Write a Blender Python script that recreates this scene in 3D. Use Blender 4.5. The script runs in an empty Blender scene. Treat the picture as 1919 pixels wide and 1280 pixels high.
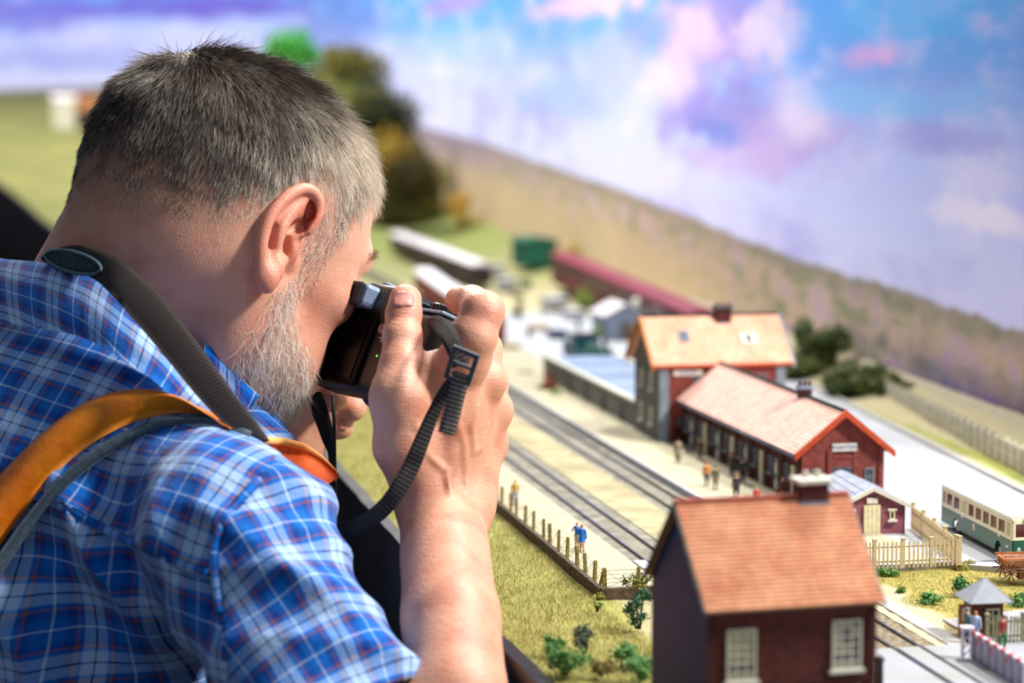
import bpy, math, random
import numpy as np
from mathutils import Vector, Matrix, noise as mn
random.seed(7); RNG = np.random.default_rng(11)
S = bpy.context.scene
COL = S.collection
# ---------------------------------------------------------------- camera, light, exposure
GZ = 1.15                 # height of the model railway's ground above the floor
CAMZ = 1.47               # height of the lens
FPX = 85 / 36 * 1919      # focal length in pixels of the 1919 px wide frame
PITCH = math.atan((640 - 150) / FPX)
cd = bpy.data.cameras.new('camera'); cam = bpy.data.objects.new('camera_view', cd); COL.objects.link(cam)
cam.location = (0, 0, CAMZ); cam.rotation_euler = (math.pi / 2 - PITCH, 0, 0)
cd.lens = 85; cd.sensor_width = 36; cd.clip_start = .05; cd.clip_end = 60
cd.dof.use_dof = True; cd.dof.focus_distance = 1.545; cd.dof.aperture_fstop = 5.6
S.camera = cam
W = bpy.data.worlds.new('room_light'); S.world = W; W.use_nodes = True
W.node_tree.nodes['Background'].inputs[0].default_value = (.70, .82, 1.0, 1)
W.node_tree.nodes['Background'].inputs[1].default_value = .34
def area(name, loc, target, size, power, color=(1, .96, .9)):
    l = bpy.data.lights.new(name, 'AREA'); l.shape = 'DISK'; l.size = size; l.energy = power; l.color = color
    o = bpy.data.objects.new(name, l); COL.objects.link(o); o.location = loc
    o.rotation_euler = (Vector(target) - Vector(loc)).to_track_quat('-Z', 'Y').to_euler()
    return o
area('spotlight_key', (.55, 1.95, 2.7), (.0, 1.65, 1.2), .20, 27)
area('spotlight_side', (1.15, 1.18, 2.35), (-.05, 1.55, 1.3), .22, 46)
area('spotlight_middle', (-.35, 3.5, 2.7), (.42, 3.2, 1.35), .5, 58)
area('spotlight_far', (-1.1, 5.0, 2.9), (-.3, 6.4, 1.4), .6, 80)
S.view_settings.view_transform = 'Standard'; S.view_settings.look = 'None'
S.view_settings.gamma = 1; S.view_settings.exposure = .0; S.view_settings.use_curve_mapping = False

# ---------------------------------------------------------------- pixel and layout coordinates -> metres
_c, _s = math.cos(PITCH), math.sin(PITCH)
def ray(px, py):
    x = (px - 960) / FPX; z = -(py - 640) / FPX
    return np.array([x, _c + z * _s, -_s + z * _c])
def P(px, py, D):
    r = ray(px, py); r = r * (D / r[1]); return np.array([r[0], r[1], r[2] + CAMZ])
def G(px, py, z=0.):
    r = ray(px, py); r = r * ((GZ + z - CAMZ) / r[2]); return np.array([r[0], r[1], GZ + z])
A12 = math.radians(12)
def L(t, s, z=0.):        # t: across the tracks, s: along them
    return np.array([t * math.cos(A12) - s * math.sin(A12), t * math.sin(A12) + s * math.cos(A12), GZ + z])
def TS(p):
    return (p[0] * math.cos(A12) + p[1] * math.sin(A12), -p[0] * math.sin(A12) + p[1] * math.cos(A12))
def V3(*a): return np.array(a, float)
def nrm(v): v = np.asarray(v, float); return v / max(1e-12, np.linalg.norm(v))
def lin(h):
    h = h.lstrip('#'); o = []
    for i in (0, 2, 4):
        c = int(h[i:i + 2], 16) / 255; o.append(c / 12.92 if c <= .04045 else ((c + .055) / 1.055) ** 2.4)
    return tuple(o)

# ---------------------------------------------------------------- objects and tags
def tag(o, label=None, cat=None, group=None, kind=None):
    if label: o['label'] = label
    if cat: o['category'] = cat
    if group: o['group'] = group
    if kind: o['kind'] = kind
    return o
def thing(name, label, cat, loc=(0, 0, 0), rotz=0., group=None):
    o = bpy.data.objects.new(name, None); COL.objects.link(o); o.empty_display_size = .01
    o.location = loc; o.rotation_euler = (0, 0, rotz); return tag(o, label, cat, group)
def link(name, me, parent=None, mats=()):
    o = bpy.data.objects.new(name, me); COL.objects.link(o)
    for m in mats: me.materials.append(m)
    if parent is not None: o.parent = parent
    return o
def copy_tree(o, parent=None, kids=True):
    c = o.copy(); COL.objects.link(c); c.parent = parent
    if kids:
        for ch in list(o.children): copy_tree(ch, c)
    return c
class MB:
    """collects simple shapes and links them as one mesh object"""
    def __init__(s, M=None): s.v = []; s.f = []; s.m = []; s.c = []; s.M = M; s.hascol = False
    def add(s, vs, fs, m=0, col=None):
        b = len(s.v)
        for p in vs:
            if s.M is not None: p = s.M @ Vector(p)
            s.v.append(tuple(p))
        for f in fs: s.f.append([b + i for i in f]); s.m.append(m); s.c.append(col or (1, 1, 1))
        if col: s.hascol = True
        return s
    def box(s, c, d, m=0, col=None, X=None, Y=None, Z=None, taper=1.):
        c = np.asarray(c, float); X = V3(1, 0, 0) if X is None else nrm(X); Y = V3(0, 1, 0) if Y is None else nrm(Y)
        Z = nrm(np.cross(X, Y)) if Z is None else nrm(Z)
        vs = []
        for k in (-1, 1):
            t = 1. if k < 0 else taper
            for i, j in ((-1, -1), (1, -1), (1, 1), (-1, 1)):
                vs.append(c + X * (i * d[0] / 2 * t) + Y * (j * d[1] / 2 * t) + Z * (k * d[2] / 2))
        return s.add(vs, [(3, 2, 1, 0), (4, 5, 6, 7), (0, 1, 5, 4), (1, 2, 6, 5), (2, 3, 7, 6), (3, 0, 4, 7)], m, col)
    def prism(s, poly, z0, z1, m=0, col=None):
        n = len(poly); vs = [(p[0], p[1], z0) for p in poly] + [(p[0], p[1], z1) for p in poly]
        return s.add(vs, [tuple(range(n))[::-1], tuple(range(n, 2 * n))] + [(i, (i + 1) % n, n + (i + 1) % n, n + i) for i in range(n)], m, col)
    def extr(s, poly, vec, m=0, col=None):   # poly of 3-D points extruded along vec
        n = len(poly); vec = np.asarray(vec, float); a = [np.asarray(p, float) for p in poly]
        return s.add(a + [p + vec for p in a], [tuple(range(n))[::-1], tuple(range(n, 2 * n))] + [(i, (i + 1) % n, n + (i + 1) % n, n + i) for i in range(n)], m, col)
    def tube(s, pts, r, n=8, m=0, col=None, cap=True):
        pts = [np.asarray(p, float) for p in pts]; K = len(pts); rs = r if hasattr(r, '__len__') else [r] * K
        vs = []; up = None
        for i, p in enumerate(pts):
            t = nrm(pts[min(i + 1, K - 1)] - pts[max(i - 1, 0)])
            if up is None: up = V3(0, 0, 1) if abs(t[2]) < .9 else V3(1, 0, 0)
            a = nrm(np.cross(t, up)); b = np.cross(a, t); up = b
            for k in range(n):
                w = 2 * math.pi * k / n; vs.append(p + rs[i] * (a * math.cos(w) + b * math.sin(w)))
        fs = [(i * n + k, i * n + (k + 1) % n, (i + 1) * n + (k + 1) % n, (i + 1) * n + k) for i in range(K - 1) for k in range(n)]
        if cap: fs += [tuple(range(n))[::-1], tuple(range((K - 1) * n, K * n))]
        return s.add(vs, fs, m, col)
    def lathe(s, c, axis, prof, n=20, m=0, col=None):
        axis = nrm(axis); return s.tube([np.asarray(c) + axis * h for r, h in prof], [r for r, h in prof], n, m, col)
    def build(s, name, mats, parent=None, smooth=False, bevel=0., kind=None):
        if not isinstance(mats, (list, tuple)): mats = [mats]
        me = bpy.data.meshes.new(name); me.from_pydata(s.v, [], s.f); 
        for m in mats: me.materials.append(m)
        me.polygons.foreach_set('material_index', s.m)
        if smooth: me.polygons.foreach_set('use_smooth', [True] * len(s.f))
        if s.hascol:
            at = me.color_attributes.new('Col', 'FLOAT_COLOR', 'CORNER')
            a = []
            for f, c in zip(s.f, s.c): a += [c[0], c[1], c[2], 1.] * len(f)
            at.data.foreach_set('color', a)
        me.update(); o = bpy.data.objects.new(name, me); COL.objects.link(o)
        if parent is not None: o.parent = parent
        if bevel:
            b = o.modifiers.new('bevel', 'BEVEL'); b.width = bevel; b.segments = 2; b.limit_method = 'ANGLE'
        if kind: o['kind'] = kind
        return o

# ---------------------------------------------------------------- materials
class NT:
    def __init__(s, name):
        s.mat = bpy.data.materials.new(name); s.mat.use_nodes = True; s.t = s.mat.node_tree; s.b = s.t.nodes['Principled BSDF']
        s.pos = s.n('ShaderNodeNewGeometry').outputs['Position']
    def n(s, k, **p):
        x = s.t.nodes.new(k)
        for a, v in p.items(): setattr(x, a, v)
        return x
    def set(s, sock, v):
        if isinstance(v, bpy.types.NodeSocket): s.t.links.new(v, sock)
        elif v is not None:
            if hasattr(v, '__len__') and len(v) == 3 and sock.type == 'RGBA': v = (*v, 1)
            sock.default_value = v
    def math(s, op, a, b=None, c=None, clamp=False):
        x = s.n('ShaderNodeMath', operation=op, use_clamp=clamp); s.set(x.inputs[0], a)
        if b is not None: s.set(x.inputs[1], b)
        if c is not None: s.set(x.inputs[2], c)
        return x.outputs[0]
    def mix(s, f, a, b, mode='MIX'):
        x = s.n('ShaderNodeMix', data_type='RGBA', blend_type=mode); s.set(x.inputs[0], f); s.set(x.inputs[6], a); s.set(x.inputs[7], b); return x.outputs[2]
    def noise(s, scale, detail=4, rough=.55, vec=None, dist=0.):
        x = s.n('ShaderNodeTexNoise'); s.set(x.inputs['Vector'], vec or s.pos); x.inputs['Scale'].default_value = scale
        x.inputs['Detail'].default_value = detail; x.inputs['Roughness'].default_value = rough; x.inputs['Distortion'].default_value = dist; return x.outputs[0]
    def vor(s, scale, out=0, vec=None, feature='F1'):
        x = s.n('ShaderNodeTexVoronoi', feature=feature); s.set(x.inputs['Vector'], vec or s.pos); x.inputs['Scale'].default_value = scale; return x.outputs[out]
    def ramp(s, f, stops, interp='LINEAR'):
        x = s.n('ShaderNodeValToRGB'); x.color_ramp.interpolation = interp; e = x.color_ramp.elements
        while len(e) < len(stops): e.new(.5)
        for i, (p, c) in enumerate(stops): e[i].position = p; e[i].color = (*c, 1) if len(c) == 3 else c
        s.set(x.inputs[0], f); return x.outputs[0]
    def smooth(s, v, a, b):
        x = s.n('ShaderNodeMapRange', interpolation_type='SMOOTHSTEP'); s.set(x.inputs[0], v); x.inputs[1].default_value = a; x.inputs[2].default_value = b; return x.outputs[0]
    def attr(s, name): return s.n('ShaderNodeAttribute', attribute_name=name)
    def bump(s, h, strength=.5, dist=.001):
        x = s.n('ShaderNodeBump'); x.inputs['Strength'].default_value = strength; x.inputs['Distance'].default_value = dist; s.set(x.inputs['Height'], h)
        s.t.links.new(x.outputs[0], s.b.inputs['Normal'])
    def out(s, col, rough=.6, metal=0., spec=.5, **kw):
        s.set(s.b.inputs['Base Color'], col); s.set(s.b.inputs['Roughness'], rough); s.set(s.b.inputs['Metallic'], metal); s.set(s.b.inputs['Specular IOR Level'], spec)
        for k, v in kw.items(): s.set(s.b.inputs[k.replace('_', ' ')], v)
        return s.mat
def mat(name, col, rough=.6, var=.18, scale=60, bump=0., bscale=None, bdist=.0005, metal=0., spec=.4, col2=None, vcol=False, **kw):
    t = NT(name); c = lin(col) if isinstance(col, str) else col
    f = t.noise(scale, 5)
    c2 = (lin(col2) if isinstance(col2, str) else col2) if col2 else tuple(max(0, x * (1 - 2 * var)) for x in c)
    c1 = c if col2 else tuple(min(1, x * (1 + var)) for x in c)
    base = t.mix(t.smooth(f, .3, .7), c2, c1)
    if vcol: base = t.mix(1., base, t.attr('Col').outputs['Color'], 'MULTIPLY')
    if bump: t.bump(t.noise(bscale or scale * 4, 4), bump, bdist)
    return t.out(base, rough, metal, spec, **kw)

# ---------------------------------------------------------------- signed distance shapes (one continuous surface)
def f32(p): return np.asarray(p, np.float32)
def cone(p, a, b, ra, rb=None):
    rb = ra if rb is None else rb; a = f32(a); b = f32(b); ba = b - a; pa = p - a
    h = np.clip(pa @ ba / max(1e-12, float(ba @ ba)), 0, 1); d = pa - h[:, None] * ba
    return np.sqrt((d * d).sum(1)) - (ra + (rb - ra) * h)
def chain(p, pts, rs):
    d = None
    for i in range(len(pts) - 1):
        e = cone(p, pts[i], pts[i + 1], rs[i], rs[i + 1]); d = e if d is None else smin(d, e, .25 * min(rs[i], rs[i + 1]))
    return d
def ell(p, c, r, A=None):
    q = p - f32(c)
    if A is not None: q = q @ f32(A).T
    r = f32(r); k0 = np.sqrt(((q / r) ** 2).sum(1)); k1 = np.sqrt(((q / (r * r)) ** 2).sum(1)) + 1e-9
    return k0 * (k0 - 1) / k1
def smin(a, b, k):
    h = np.clip(.5 + .5 * (b - a) / k, 0, 1); return b + (a - b) * h - k * h * (1 - h)
def smax(a, b, k): return -smin(-a, -b, k)
def sdf_arrays(fn, lo, hi, h, B=4, newton=2):
    lo = np.array(lo, float); n = np.ceil((np.array(hi) - lo) / h / B).astype(int); N = n * B
    cc = [lo[i] + (np.arange(n[i]) + .5) * B * h - .5 * h for i in range(3)]
    X = np.stack(np.meshgrid(*cc, indexing='ij'), -1).reshape(-1, 3).astype(np.float32)
    C = fn(X).reshape(n)
    act = np.abs(C) < B * h * 1.5
    V = C.repeat(B, 0).repeat(B, 1).repeat(B, 2).astype(np.float32); Mk = act.repeat(B, 0).repeat(B, 1).repeat(B, 2)
    I = np.argwhere(Mk); pts = (lo + I * h).astype(np.float32)
    out = np.empty(len(pts), np.float32)
    for i in range(0, len(pts), 400000): out[i:i + 400000] = fn(pts[i:i + 400000])
    V[Mk] = out
    s = V < 0
    nx, ny, nz = N - 1
    acc = np.zeros((nx, ny, nz, 3), np.float32); cnt = np.zeros((nx, ny, nz), np.float32)
    for ax in range(3):
        o1, o2 = [a for a in range(3) if a != ax]
        for i in (0, 1):
            for j in (0, 1):
                sl0 = [None] * 3; sl1 = [None] * 3
                sl0[ax] = slice(0, N[ax] - 1); sl1[ax] = slice(1, N[ax])
                sl0[o1] = sl1[o1] = slice(i, N[o1] - 1 + i); sl0[o2] = sl1[o2] = slice(j, N[o2] - 1 + j)
                a = V[tuple(sl0)]; b = V[tuple(sl1)]; m = (a < 0) != (b < 0)
                t = a[m] / (a[m] - b[m]); q = np.zeros((len(t), 3), np.float32); q[:, ax] = t; q[:, o1] = i; q[:, o2] = j
                acc[m] += q; cnt[m] += 1
    m = cnt > 0; idx = -np.ones(m.shape, np.int64); idx[m] = np.arange(m.sum())
    vi = np.argwhere(m); vv = lo + (vi + acc[m] / cnt[m][:, None]) * h
    F = []
    for ax in range(3):
        o1, o2 = [(1, 2), (2, 0), (0, 1)][ax]
        sl0 = [slice(1, N[k] - 1) for k in range(3)]; sl1 = list(sl0); sl0[ax] = slice(0, N[ax] - 1); sl1[ax] = slice(1, N[ax])
        a = s[tuple(sl0)]; b = s[tuple(sl1)]; E = np.argwhere(a != b)
        if not len(E): continue
        base = E.copy(); base[:, o1] += 1; base[:, o2] += 1
        def at(d1, d2):
            q = base.copy(); q[:, o1] -= d1; q[:, o2] -= d2; return idx[q[:, 0], q[:, 1], q[:, 2]]
        quad = np.stack([at(0, 0), at(1, 0), at(1, 1), at(0, 1)], 1)
        fl = ~a[E[:, 0], E[:, 1], E[:, 2]]; quad[fl] = quad[fl][:, ::-1]; F.append(quad)
    F = np.concatenate(F); F = F[(F >= 0).all(1)]
    vv = vv.astype(np.float32)
    for _ in range(newton):
        f, g = grad(fn, vv, h * .6); st = np.clip(f, -h, h)[:, None] * g; vv = vv - st.astype(np.float32)
    return vv, F
def grad(fn, v, e):
    f0 = fn(v); g = np.stack([fn(v + f32(d)) - f0 for d in ((e, 0, 0), (0, e, 0), (0, 0, e))], 1)
    return f0, g / (np.linalg.norm(g, axis=1, keepdims=True) + 1e-9)
def np_mesh(name, v, F, mats=(), parent=None, cols=None, smooth=True, uv=None):
    me = bpy.data.meshes.new(name); v = np.asarray(v, np.float32); F = np.asarray(F, np.int32); k = F.shape[1]
    me.vertices.add(len(v)); me.vertices.foreach_set('co', v.ravel()); me.loops.add(F.size); me.loops.foreach_set('vertex_index', F.ravel())
    me.polygons.add(len(F)); me.polygons.foreach_set('loop_start', np.arange(len(F), dtype=np.int32) * k); me.polygons.foreach_set('loop_total', np.full(len(F), k, np.int32))
    if smooth: me.polygons.foreach_set('use_smooth', np.ones(len(F), bool))
    if cols is not None:
        a = me.color_attributes.new('Col', 'FLOAT_COLOR', 'POINT'); a.data.foreach_set('color', np.concatenate([cols, np.ones((len(cols), 1))], 1).astype(np.float32).ravel())
    if uv is not None:
        u = me.uv_layers.new(name='UVMap'); u.data.foreach_set('uv', np.asarray(uv, np.float32)[F.ravel()].ravel())
    me.update(calc_edges=True); me.validate()
    return link(name, me, parent, mats)
def surfD(fn, px, py, D0=1.0, D1=2.0, n=500):
    Ds = np.linspace(D0, D1, n); f = fn(f32([P(px, py, d) for d in Ds])); i = np.argmax(f < 0)
    return Ds[i] if f[i] < 0 else None
def crom(pts, k=8):     # Catmull-Rom
    pts = [np.asarray(p, float) for p in pts]; P_ = [2 * pts[0] - pts[1]] + pts + [2 * pts[-1] - pts[-2]]; o = []
    for i in range(1, len(P_) - 2):
        a, b, c, d = P_[i - 1:i + 3]
        for j in range(k):
            t = j / k; o.append(.5 * (2 * b + (c - a) * t + (2 * a - 5 * b + 4 * c - d) * t * t + (3 * b - a - 3 * c + d) * t ** 3))
    o.append(pts[-1]); return o
def loft(name, eA, eB, thick, mats, parent, bulge=0., nc=6, k=8, smooth=True, outward=None, kind=None, colf=None):
    """closed band between two edge curves with real thickness; bulge swells the outer side"""
    A = crom(eA, k); B = crom(eB, k); K = len(A); vs = []; uv = []; run = 0
    for i in range(K):
        t = nrm(A[min(i + 1, K - 1)] + B[min(i + 1, K - 1)] - A[max(i - 1, 0)] - B[max(i - 1, 0)]); w = B[i] - A[i]; n = nrm(np.cross(t, w))
        o = outward if outward is not None else V3(0, -1, .2)
        if n @ o < 0: n = -n
        if i: run += np.linalg.norm((A[i] + B[i] - A[i - 1] - B[i - 1]) / 2)
        for side in (1, -1):
            rng = range(nc + 1) if side > 0 else range(nc, -1, -1)
            for j in rng:
                f = j / nc; off = n * (bulge * math.sin(math.pi * f) ** .7 if side > 0 else -thick)
                if bulge and side < 0: off = off * math.sin(math.pi * min(1, max(0, f))) ** .7
                vs.append(A[i] + w * f + off); uv.append((run, f * np.linalg.norm(w)))
    m = 2 * (nc + 1)
    fs = [(i * m + j, i * m + (j + 1) % m, (i + 1) * m + (j + 1) % m, (i + 1) * m + j) for i in range(K - 1) for j in range(m)]
    fs += [(0, 1, m - 2, m - 1)] if False else []
    mb = MB(); mb.add(vs, fs + [tuple(range(m))[::-1], tuple(range((K - 1) * m, K * m))])
    ob = mb.build(name, mats, parent, smooth=smooth, kind=kind)
    u = ob.data.uv_layers.new(name='UVMap'); a = np.empty(len(ob.data.loops), np.int32); ob.data.loops.foreach_get('vertex_index', a)
    u.data.foreach_set('uv', np.array(uv, np.float32)[a].ravel())
    return ob
# ================================================================ THE SETTING
R12 = A12
# -------- room
m_floor = mat('floor_vinyl', '#1c2530', .55, .2, 3, spec=.3)
m_roomwall = mat('room_wall_paint', '#3a4450', .8, .1, 2)
MB().box((0, 3.2, -.02), (8, 11, .04)).build('floor', m_floor, kind='structure')
MB().box((0, 8.75, 1.5), (8, .1, 3)).build('wall_back', m_roomwall, kind='structure')
MB().box((-4.05, 3.2, 1.5), (.1, 11, 3)).build('wall_left', m_roomwall, kind='structure')

# -------- painted backdrop: a bent panel behind the layout
bp = crom([V3(.735, .6, 0), V3(.60, 1.35, 0), V3(.455, 2.15, 0), V3(.375, 2.6, 0), V3(.26, 3.24, 0), V3(.05, 4.4, 0), V3(-.15, 5.5, 0), V3(-.32, 6.2, 0), V3(-.62, 6.8, 0), V3(-1.1, 7.1, 0), V3(-1.8, 7.15, 0), V3(-2.6, 6.8, 0), V3(-3.1, 6.2, 0)], 14)
bp = np.array(bp); arc = np.r_[0, np.cumsum(np.linalg.norm(np.diff(bp, axis=0), axis=1))]
bpx = 960 + FPX * bp[:, 0] / bp[:, 1]
hx = [-400, 0, 480, 620, 760, 900, 1000, 1150, 1300, 1500, 1700, 1919, 2300, 3000]
hy = [168, 168, 150, 170, 228, 265, 300, 350, 408, 488, 545, 622, 700, 760]
def hill_z(i):
    y = np.interp(bpx[i], hx, hy); return P(bpx[i], y, bp[i, 1])[2] - GZ
def uv_of(px, py):      # paint coordinate of a spot on the backdrop
    i = int(np.argmin(np.abs(bpx - px))); return arc[i], P(px, py, bp[i, 1])[2] - GZ
HB = .62; NV = 40
vs = []; uv = []; hv = []
for i in range(len(bp)):
    hz = hill_z(i)
    for j in range(NV + 1):
        z = -.06 + (HB + .06) * j / NV; vs.append((bp[i, 0], bp[i, 1], GZ + z)); uv.append((arc[i], z)); hv.append(z - hz)
nb = len(vs)
nrmv = []
for i in range(len(bp)):
    t = nrm(bp[min(i + 1, len(bp) - 1)] - bp[max(i - 1, 0)]); nn = V3(t[1], -t[0], 0)
    for j in range(NV + 1):
        z = -.06 + (HB + .06) * j / NV; vs.append((bp[i, 0] + nn[0] * .012, bp[i, 1] + nn[1] * .012, GZ + z)); uv.append((arc[i], z)); hv.append(z)
q = NV + 1; fs = []
for i in range(len(bp) - 1):
    if bp[i, 1] < 1.86: continue
    for j in range(NV):
        fs.append((i * q + j, (i + 1) * q + j, (i + 1) * q + j + 1, i * q + j + 1)[::-1])
        fs.append((nb + i * q + j, nb + (i + 1) * q + j, nb + (i + 1) * q + j + 1, nb + i * q + j + 1))
    for j, fl in ((0, 0), (NV, 1)): fs.append((i * q + j, (i + 1) * q + j, nb + (i + 1) * q + j, nb + i * q + j))
t = NT('painted_backdrop')
at = t.attr('hv').outputs['Fac']; U = t.n('ShaderNodeUVMap', uv_map='UVMap').outputs[0]
def stretch(sx, sy):
    m = t.n('ShaderNodeMapping'); t.set(m.inputs[0], U); m.inputs['Scale'].default_value = (sx, sy, 1); return m.outputs[0]
sep = t.n('ShaderNodeSeparateXYZ'); t.set(sep.inputs[0], U); uu, vv_ = sep.outputs[0], sep.outputs[1]
sky = t.ramp(t.smooth(at, -.02, .42), [(0, lin('#d3d6ff')), (.3, lin('#b9c4fb')), (.62, lin('#6fa3ef')), (1, lin('#3f97ea'))])
wn = t.noise(1, 4, .6, stretch(5, 14)); wisps = t.smooth(wn, .46, .72)
sky = t.mix(t.math('MULTIPLY', wisps, .75), sky, lin('#d9d6fb'))
wn2 = t.noise(1, 3, .6, stretch(2.3, 6)); sky = t.mix(t.math('MULTIPLY', t.smooth(wn2, .5, .72), .5), sky, lin('#8b7fe0'))
blobs = [(1350, 40, 130, 95, '#8f86cf', .95), (1300, 100, 90, 70, '#b69fd8', .7), (1265, 190, 50, 100, '#9c8fdb', .85), (1370, 215, 130, 60, '#8d84d2', .8), (1480, 265, 110, 70, '#b9a2e2', .8),
         (1430, 60, 70, 60, '#e8d5ee', .7), (1250, 150, 40, 50, '#e6d8ef', .6), (1290, 60, 50, 60, '#dcc3e6', .7), (1500, 220, 50, 50, '#e9dcfa', .7), (1400, 300, 120, 36, '#c9b4ea', .75), (1340, 250, 50, 30, '#6f86d8', .7),
         (1625, 100, 60, 28, '#d3a6e6', .95), (1650, 72, 28, 38, '#e9b9e9', .9), (1095, 12, 110, 26, '#dcb9ee', .9), (1150, 110, 60, 60, '#b7b2f3', .5), (1840, 40, 24, 22, '#c9b4f2', .8), (1760, 265, 150, 28, '#9d9fe6', .6),
         (1850, 410, 110, 30, '#f2eafd', .8), (1800, 390, 50, 60, '#efe6ff', .7), (1050, 180, 110, 40, '#93b4f6', .6), (1130, 140, 60, 80, '#a9b6f6', .5), (850, 8, 60, 20, '#9b7fe4', .8), (400, 12, 190, 26, '#6a55c8', .85), (60, 20, 150, 36, '#7a70dc', .8), (150, 110, 160, 30, '#8f9be6', .6), (640, 40, 70, 90, '#5f7fd6', .6), (1650, 190, 200, 30, '#7fc0fb', .6), (1700, 30, 180, 60, '#57aef5', .8)]
dn = t.noise(1, 4, .65, stretch(9, 20)); dn = t.math('MULTIPLY', t.math('SUBTRACT', dn, .5), 2.6)
for px, py, rx, ry, c, a in blobs:
    u0, v0 = uv_of(px, py); u1, _x = uv_of(px + rx, py); _y, v1 = uv_of(px, py - ry)
    du = t.math('DIVIDE', t.math('SUBTRACT', uu, u0), max(.01, abs(u1 - u0))); dv = t.math('DIVIDE', t.math('SUBTRACT', vv_, v0), max(.003, abs(v1 - v0)))
    d = t.math('ADD', t.math('SQRT', t.math('ADD', t.math('MULTIPLY', du, du), t.math('MULTIPLY', dv, dv))), dn)
    sky = t.mix(t.math('MULTIPLY', t.smooth(d, 1.45, .35), a), sky, lin(c))
n1 = t.noise(1, 4, .6, stretch(14, 26)); n2 = t.noise(1, 3, .6, stretch(7, 40)); n3 = t.noise(1, 4, .6, stretch(40, 22))
hill = t.ramp(n1, [(.30, lin('#6d7161')), (.42, lin('#a59a86')), (.52, lin('#c5ab98')), (.6, lin('#b79fb0')), (.7, lin('#c9a7a0'))])
hill = t.mix(t.math('MULTIPLY', t.smooth(n2, .5, .66), .7), hill, lin('#7f8a62'))
hill = t.mix(t.math('MULTIPLY', t.smooth(at, -.035, -.002), .7), hill, lin('#8b8577'))
far = t.smooth(uu, 3.3, 5.2); hill = t.mix(t.math('MULTIPLY', far, .6), hill, lin('#82739a'))
tanz = t.math('MULTIPLY', t.smooth(uu, 2.2, 2.9), t.smooth(at, -.02, -.09)); hill = t.mix(t.math('MULTIPLY', tanz, .75), hill, lin('#c8b18a'))
low = t.math('MULTIPLY', t.smooth(at, -.035, -.09), t.smooth(uu, 2.15, 1.6))
hill = t.mix(low, hill, t.ramp(n3, [(.3, lin('#4c3f63')), (.45, lin('#6a5a8a')), (.55, lin('#5c53a8')), (.63, lin('#8a7f9c')), (.72, lin('#c9b2b4'))]))
hm = t.smooth(t.math('ADD', at, t.math('MULTIPLY', t.math('SUBTRACT', t.noise(1, 3, .6, stretch(20, 20)), .5), .02)), .004, -.004)
t.out(t.mix(hm, sky, hill), .85, 0, .2)
me = bpy.data.meshes.new('painted_backdrop'); me.from_pydata(vs, [], fs); me.polygons.foreach_set('use_smooth', [True] * len(fs))
ul = me.uv_layers.new(name='UVMap'); la = np.empty(len(me.loops), np.int32); me.loops.foreach_get('vertex_index', la); ul.data.foreach_set('uv', np.array(uv, np.float32)[la].ravel())
ha = me.attributes.new('hv', 'FLOAT', 'POINT'); ha.data.foreach_set('value', np.array(hv, np.float32)); me.update()
me.validate()
o = link('painted_backdrop', me, None, [t.mat]); tag(o, 'curved backdrop panel painted with blue sky, lilac clouds and hazy hills', 'backdrop')

# -------- terrain
def sst(x, a, b): x = np.clip((x - a) / (b - a), 0, 1); return x * x * (3 - 2 * x)
def terr_z(x, y):
    px = 960 + FPX * x / y
    z = -.004 + .0015 * mn.noise(Vector((x * 30, y * 30, 0)))
    z += .27 * sst(y, 3.9, 7.0) * sst(px, 760, 480)
    z += .02 * sst(y, 4.2, 5.6) * sst(px, 600, 800)
    d = np.min(np.hypot(bp[:, 0] - x, bp[:, 1] - y)); z += .022 * sst(d, .12, .0) * sst(y, 1.5, 1.8)
    return z
fr = crom([L(.300, .3), L(.292, 1.0), L(.2865, 1.27), L(.2795, 1.5), L(.278, 2.0), L(.278, 3.0), L(.282, 3.7), V3(-.73, 4.25, GZ), V3(-.9, 4.7, GZ), V3(-1.1, 5.2, GZ), V3(-1.4, 5.8, GZ), V3(-1.9, 6.15, GZ), V3(-3.0, 6.1, GZ)], 12)
fr = np.array(fr)[:, :2]; fa = np.r_[0, np.cumsum(np.linalg.norm(np.diff(fr, axis=0), axis=1))]
K = 260; J = 70
fi = np.stack([np.interp(np.linspace(0, fa[-1], K), fa, fr[:, k]) for k in (0, 1)], 1)
bi = np.stack([np.interp(np.linspace(0, arc[-1], K), arc, bp[:, k]) for k in (0, 1)], 1)
vs = []; cols = []
gc = {k: np.array(lin(v)) for k, v in dict(lawn='#94934e', lawn2='#aaa566', sand='#b9ae8c', tan='#a39474', gre='#6f7244', dark='#6d7440', mead='#7a8a4c').items()}
for i in range(K):
    for j in range(J + 1):
        w = j / J; x, y = fi[i] * (1 - w) + bi[i] * w
        t_, s_ = TS((x, y)); z = terr_z(x, y); vs.append((x, y, GZ + z))
        n = mn.noise(Vector((x * 9, y * 9, 3))) * .5 + .5; n2 = mn.noise(Vector((x * 40, y * 40, 8))) * .5 + .5
        c = gc['lawn'] * (1 - n) + gc['lawn2'] * n
        px = 960 + FPX * x / y
        if t_ > .37 and s_ < 4.2: c = gc['sand'] * (1 - n2 * .3) + gc['gre'] * n2 * .3
        k_ = float(sst(y, 3.6, 4.0) * sst(px, 520, 680)); c = c * (1 - k_) + (gc['tan'] * n + gc['mead'] * (1 - n)) * k_
        k_ = float(sst(y, 4.2, 4.6) * sst(px, 560, 700) * sst(px, 1000, 900)); c = c * (1 - k_ * .8) + (gc['mead'] * .8 + gc['lawn'] * .2) * k_ * .8
        if y > 3.6 and px < 520: kk = float(sst(y, 3.6, 4.4) * sst(px, 520, 400)); c = c * (1 - kk) + kk * (gc['gre'] * (1 - n) + np.array(lin('#8f8c58')) * n)
        cols.append(c * (.9 + .2 * n2))
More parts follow.
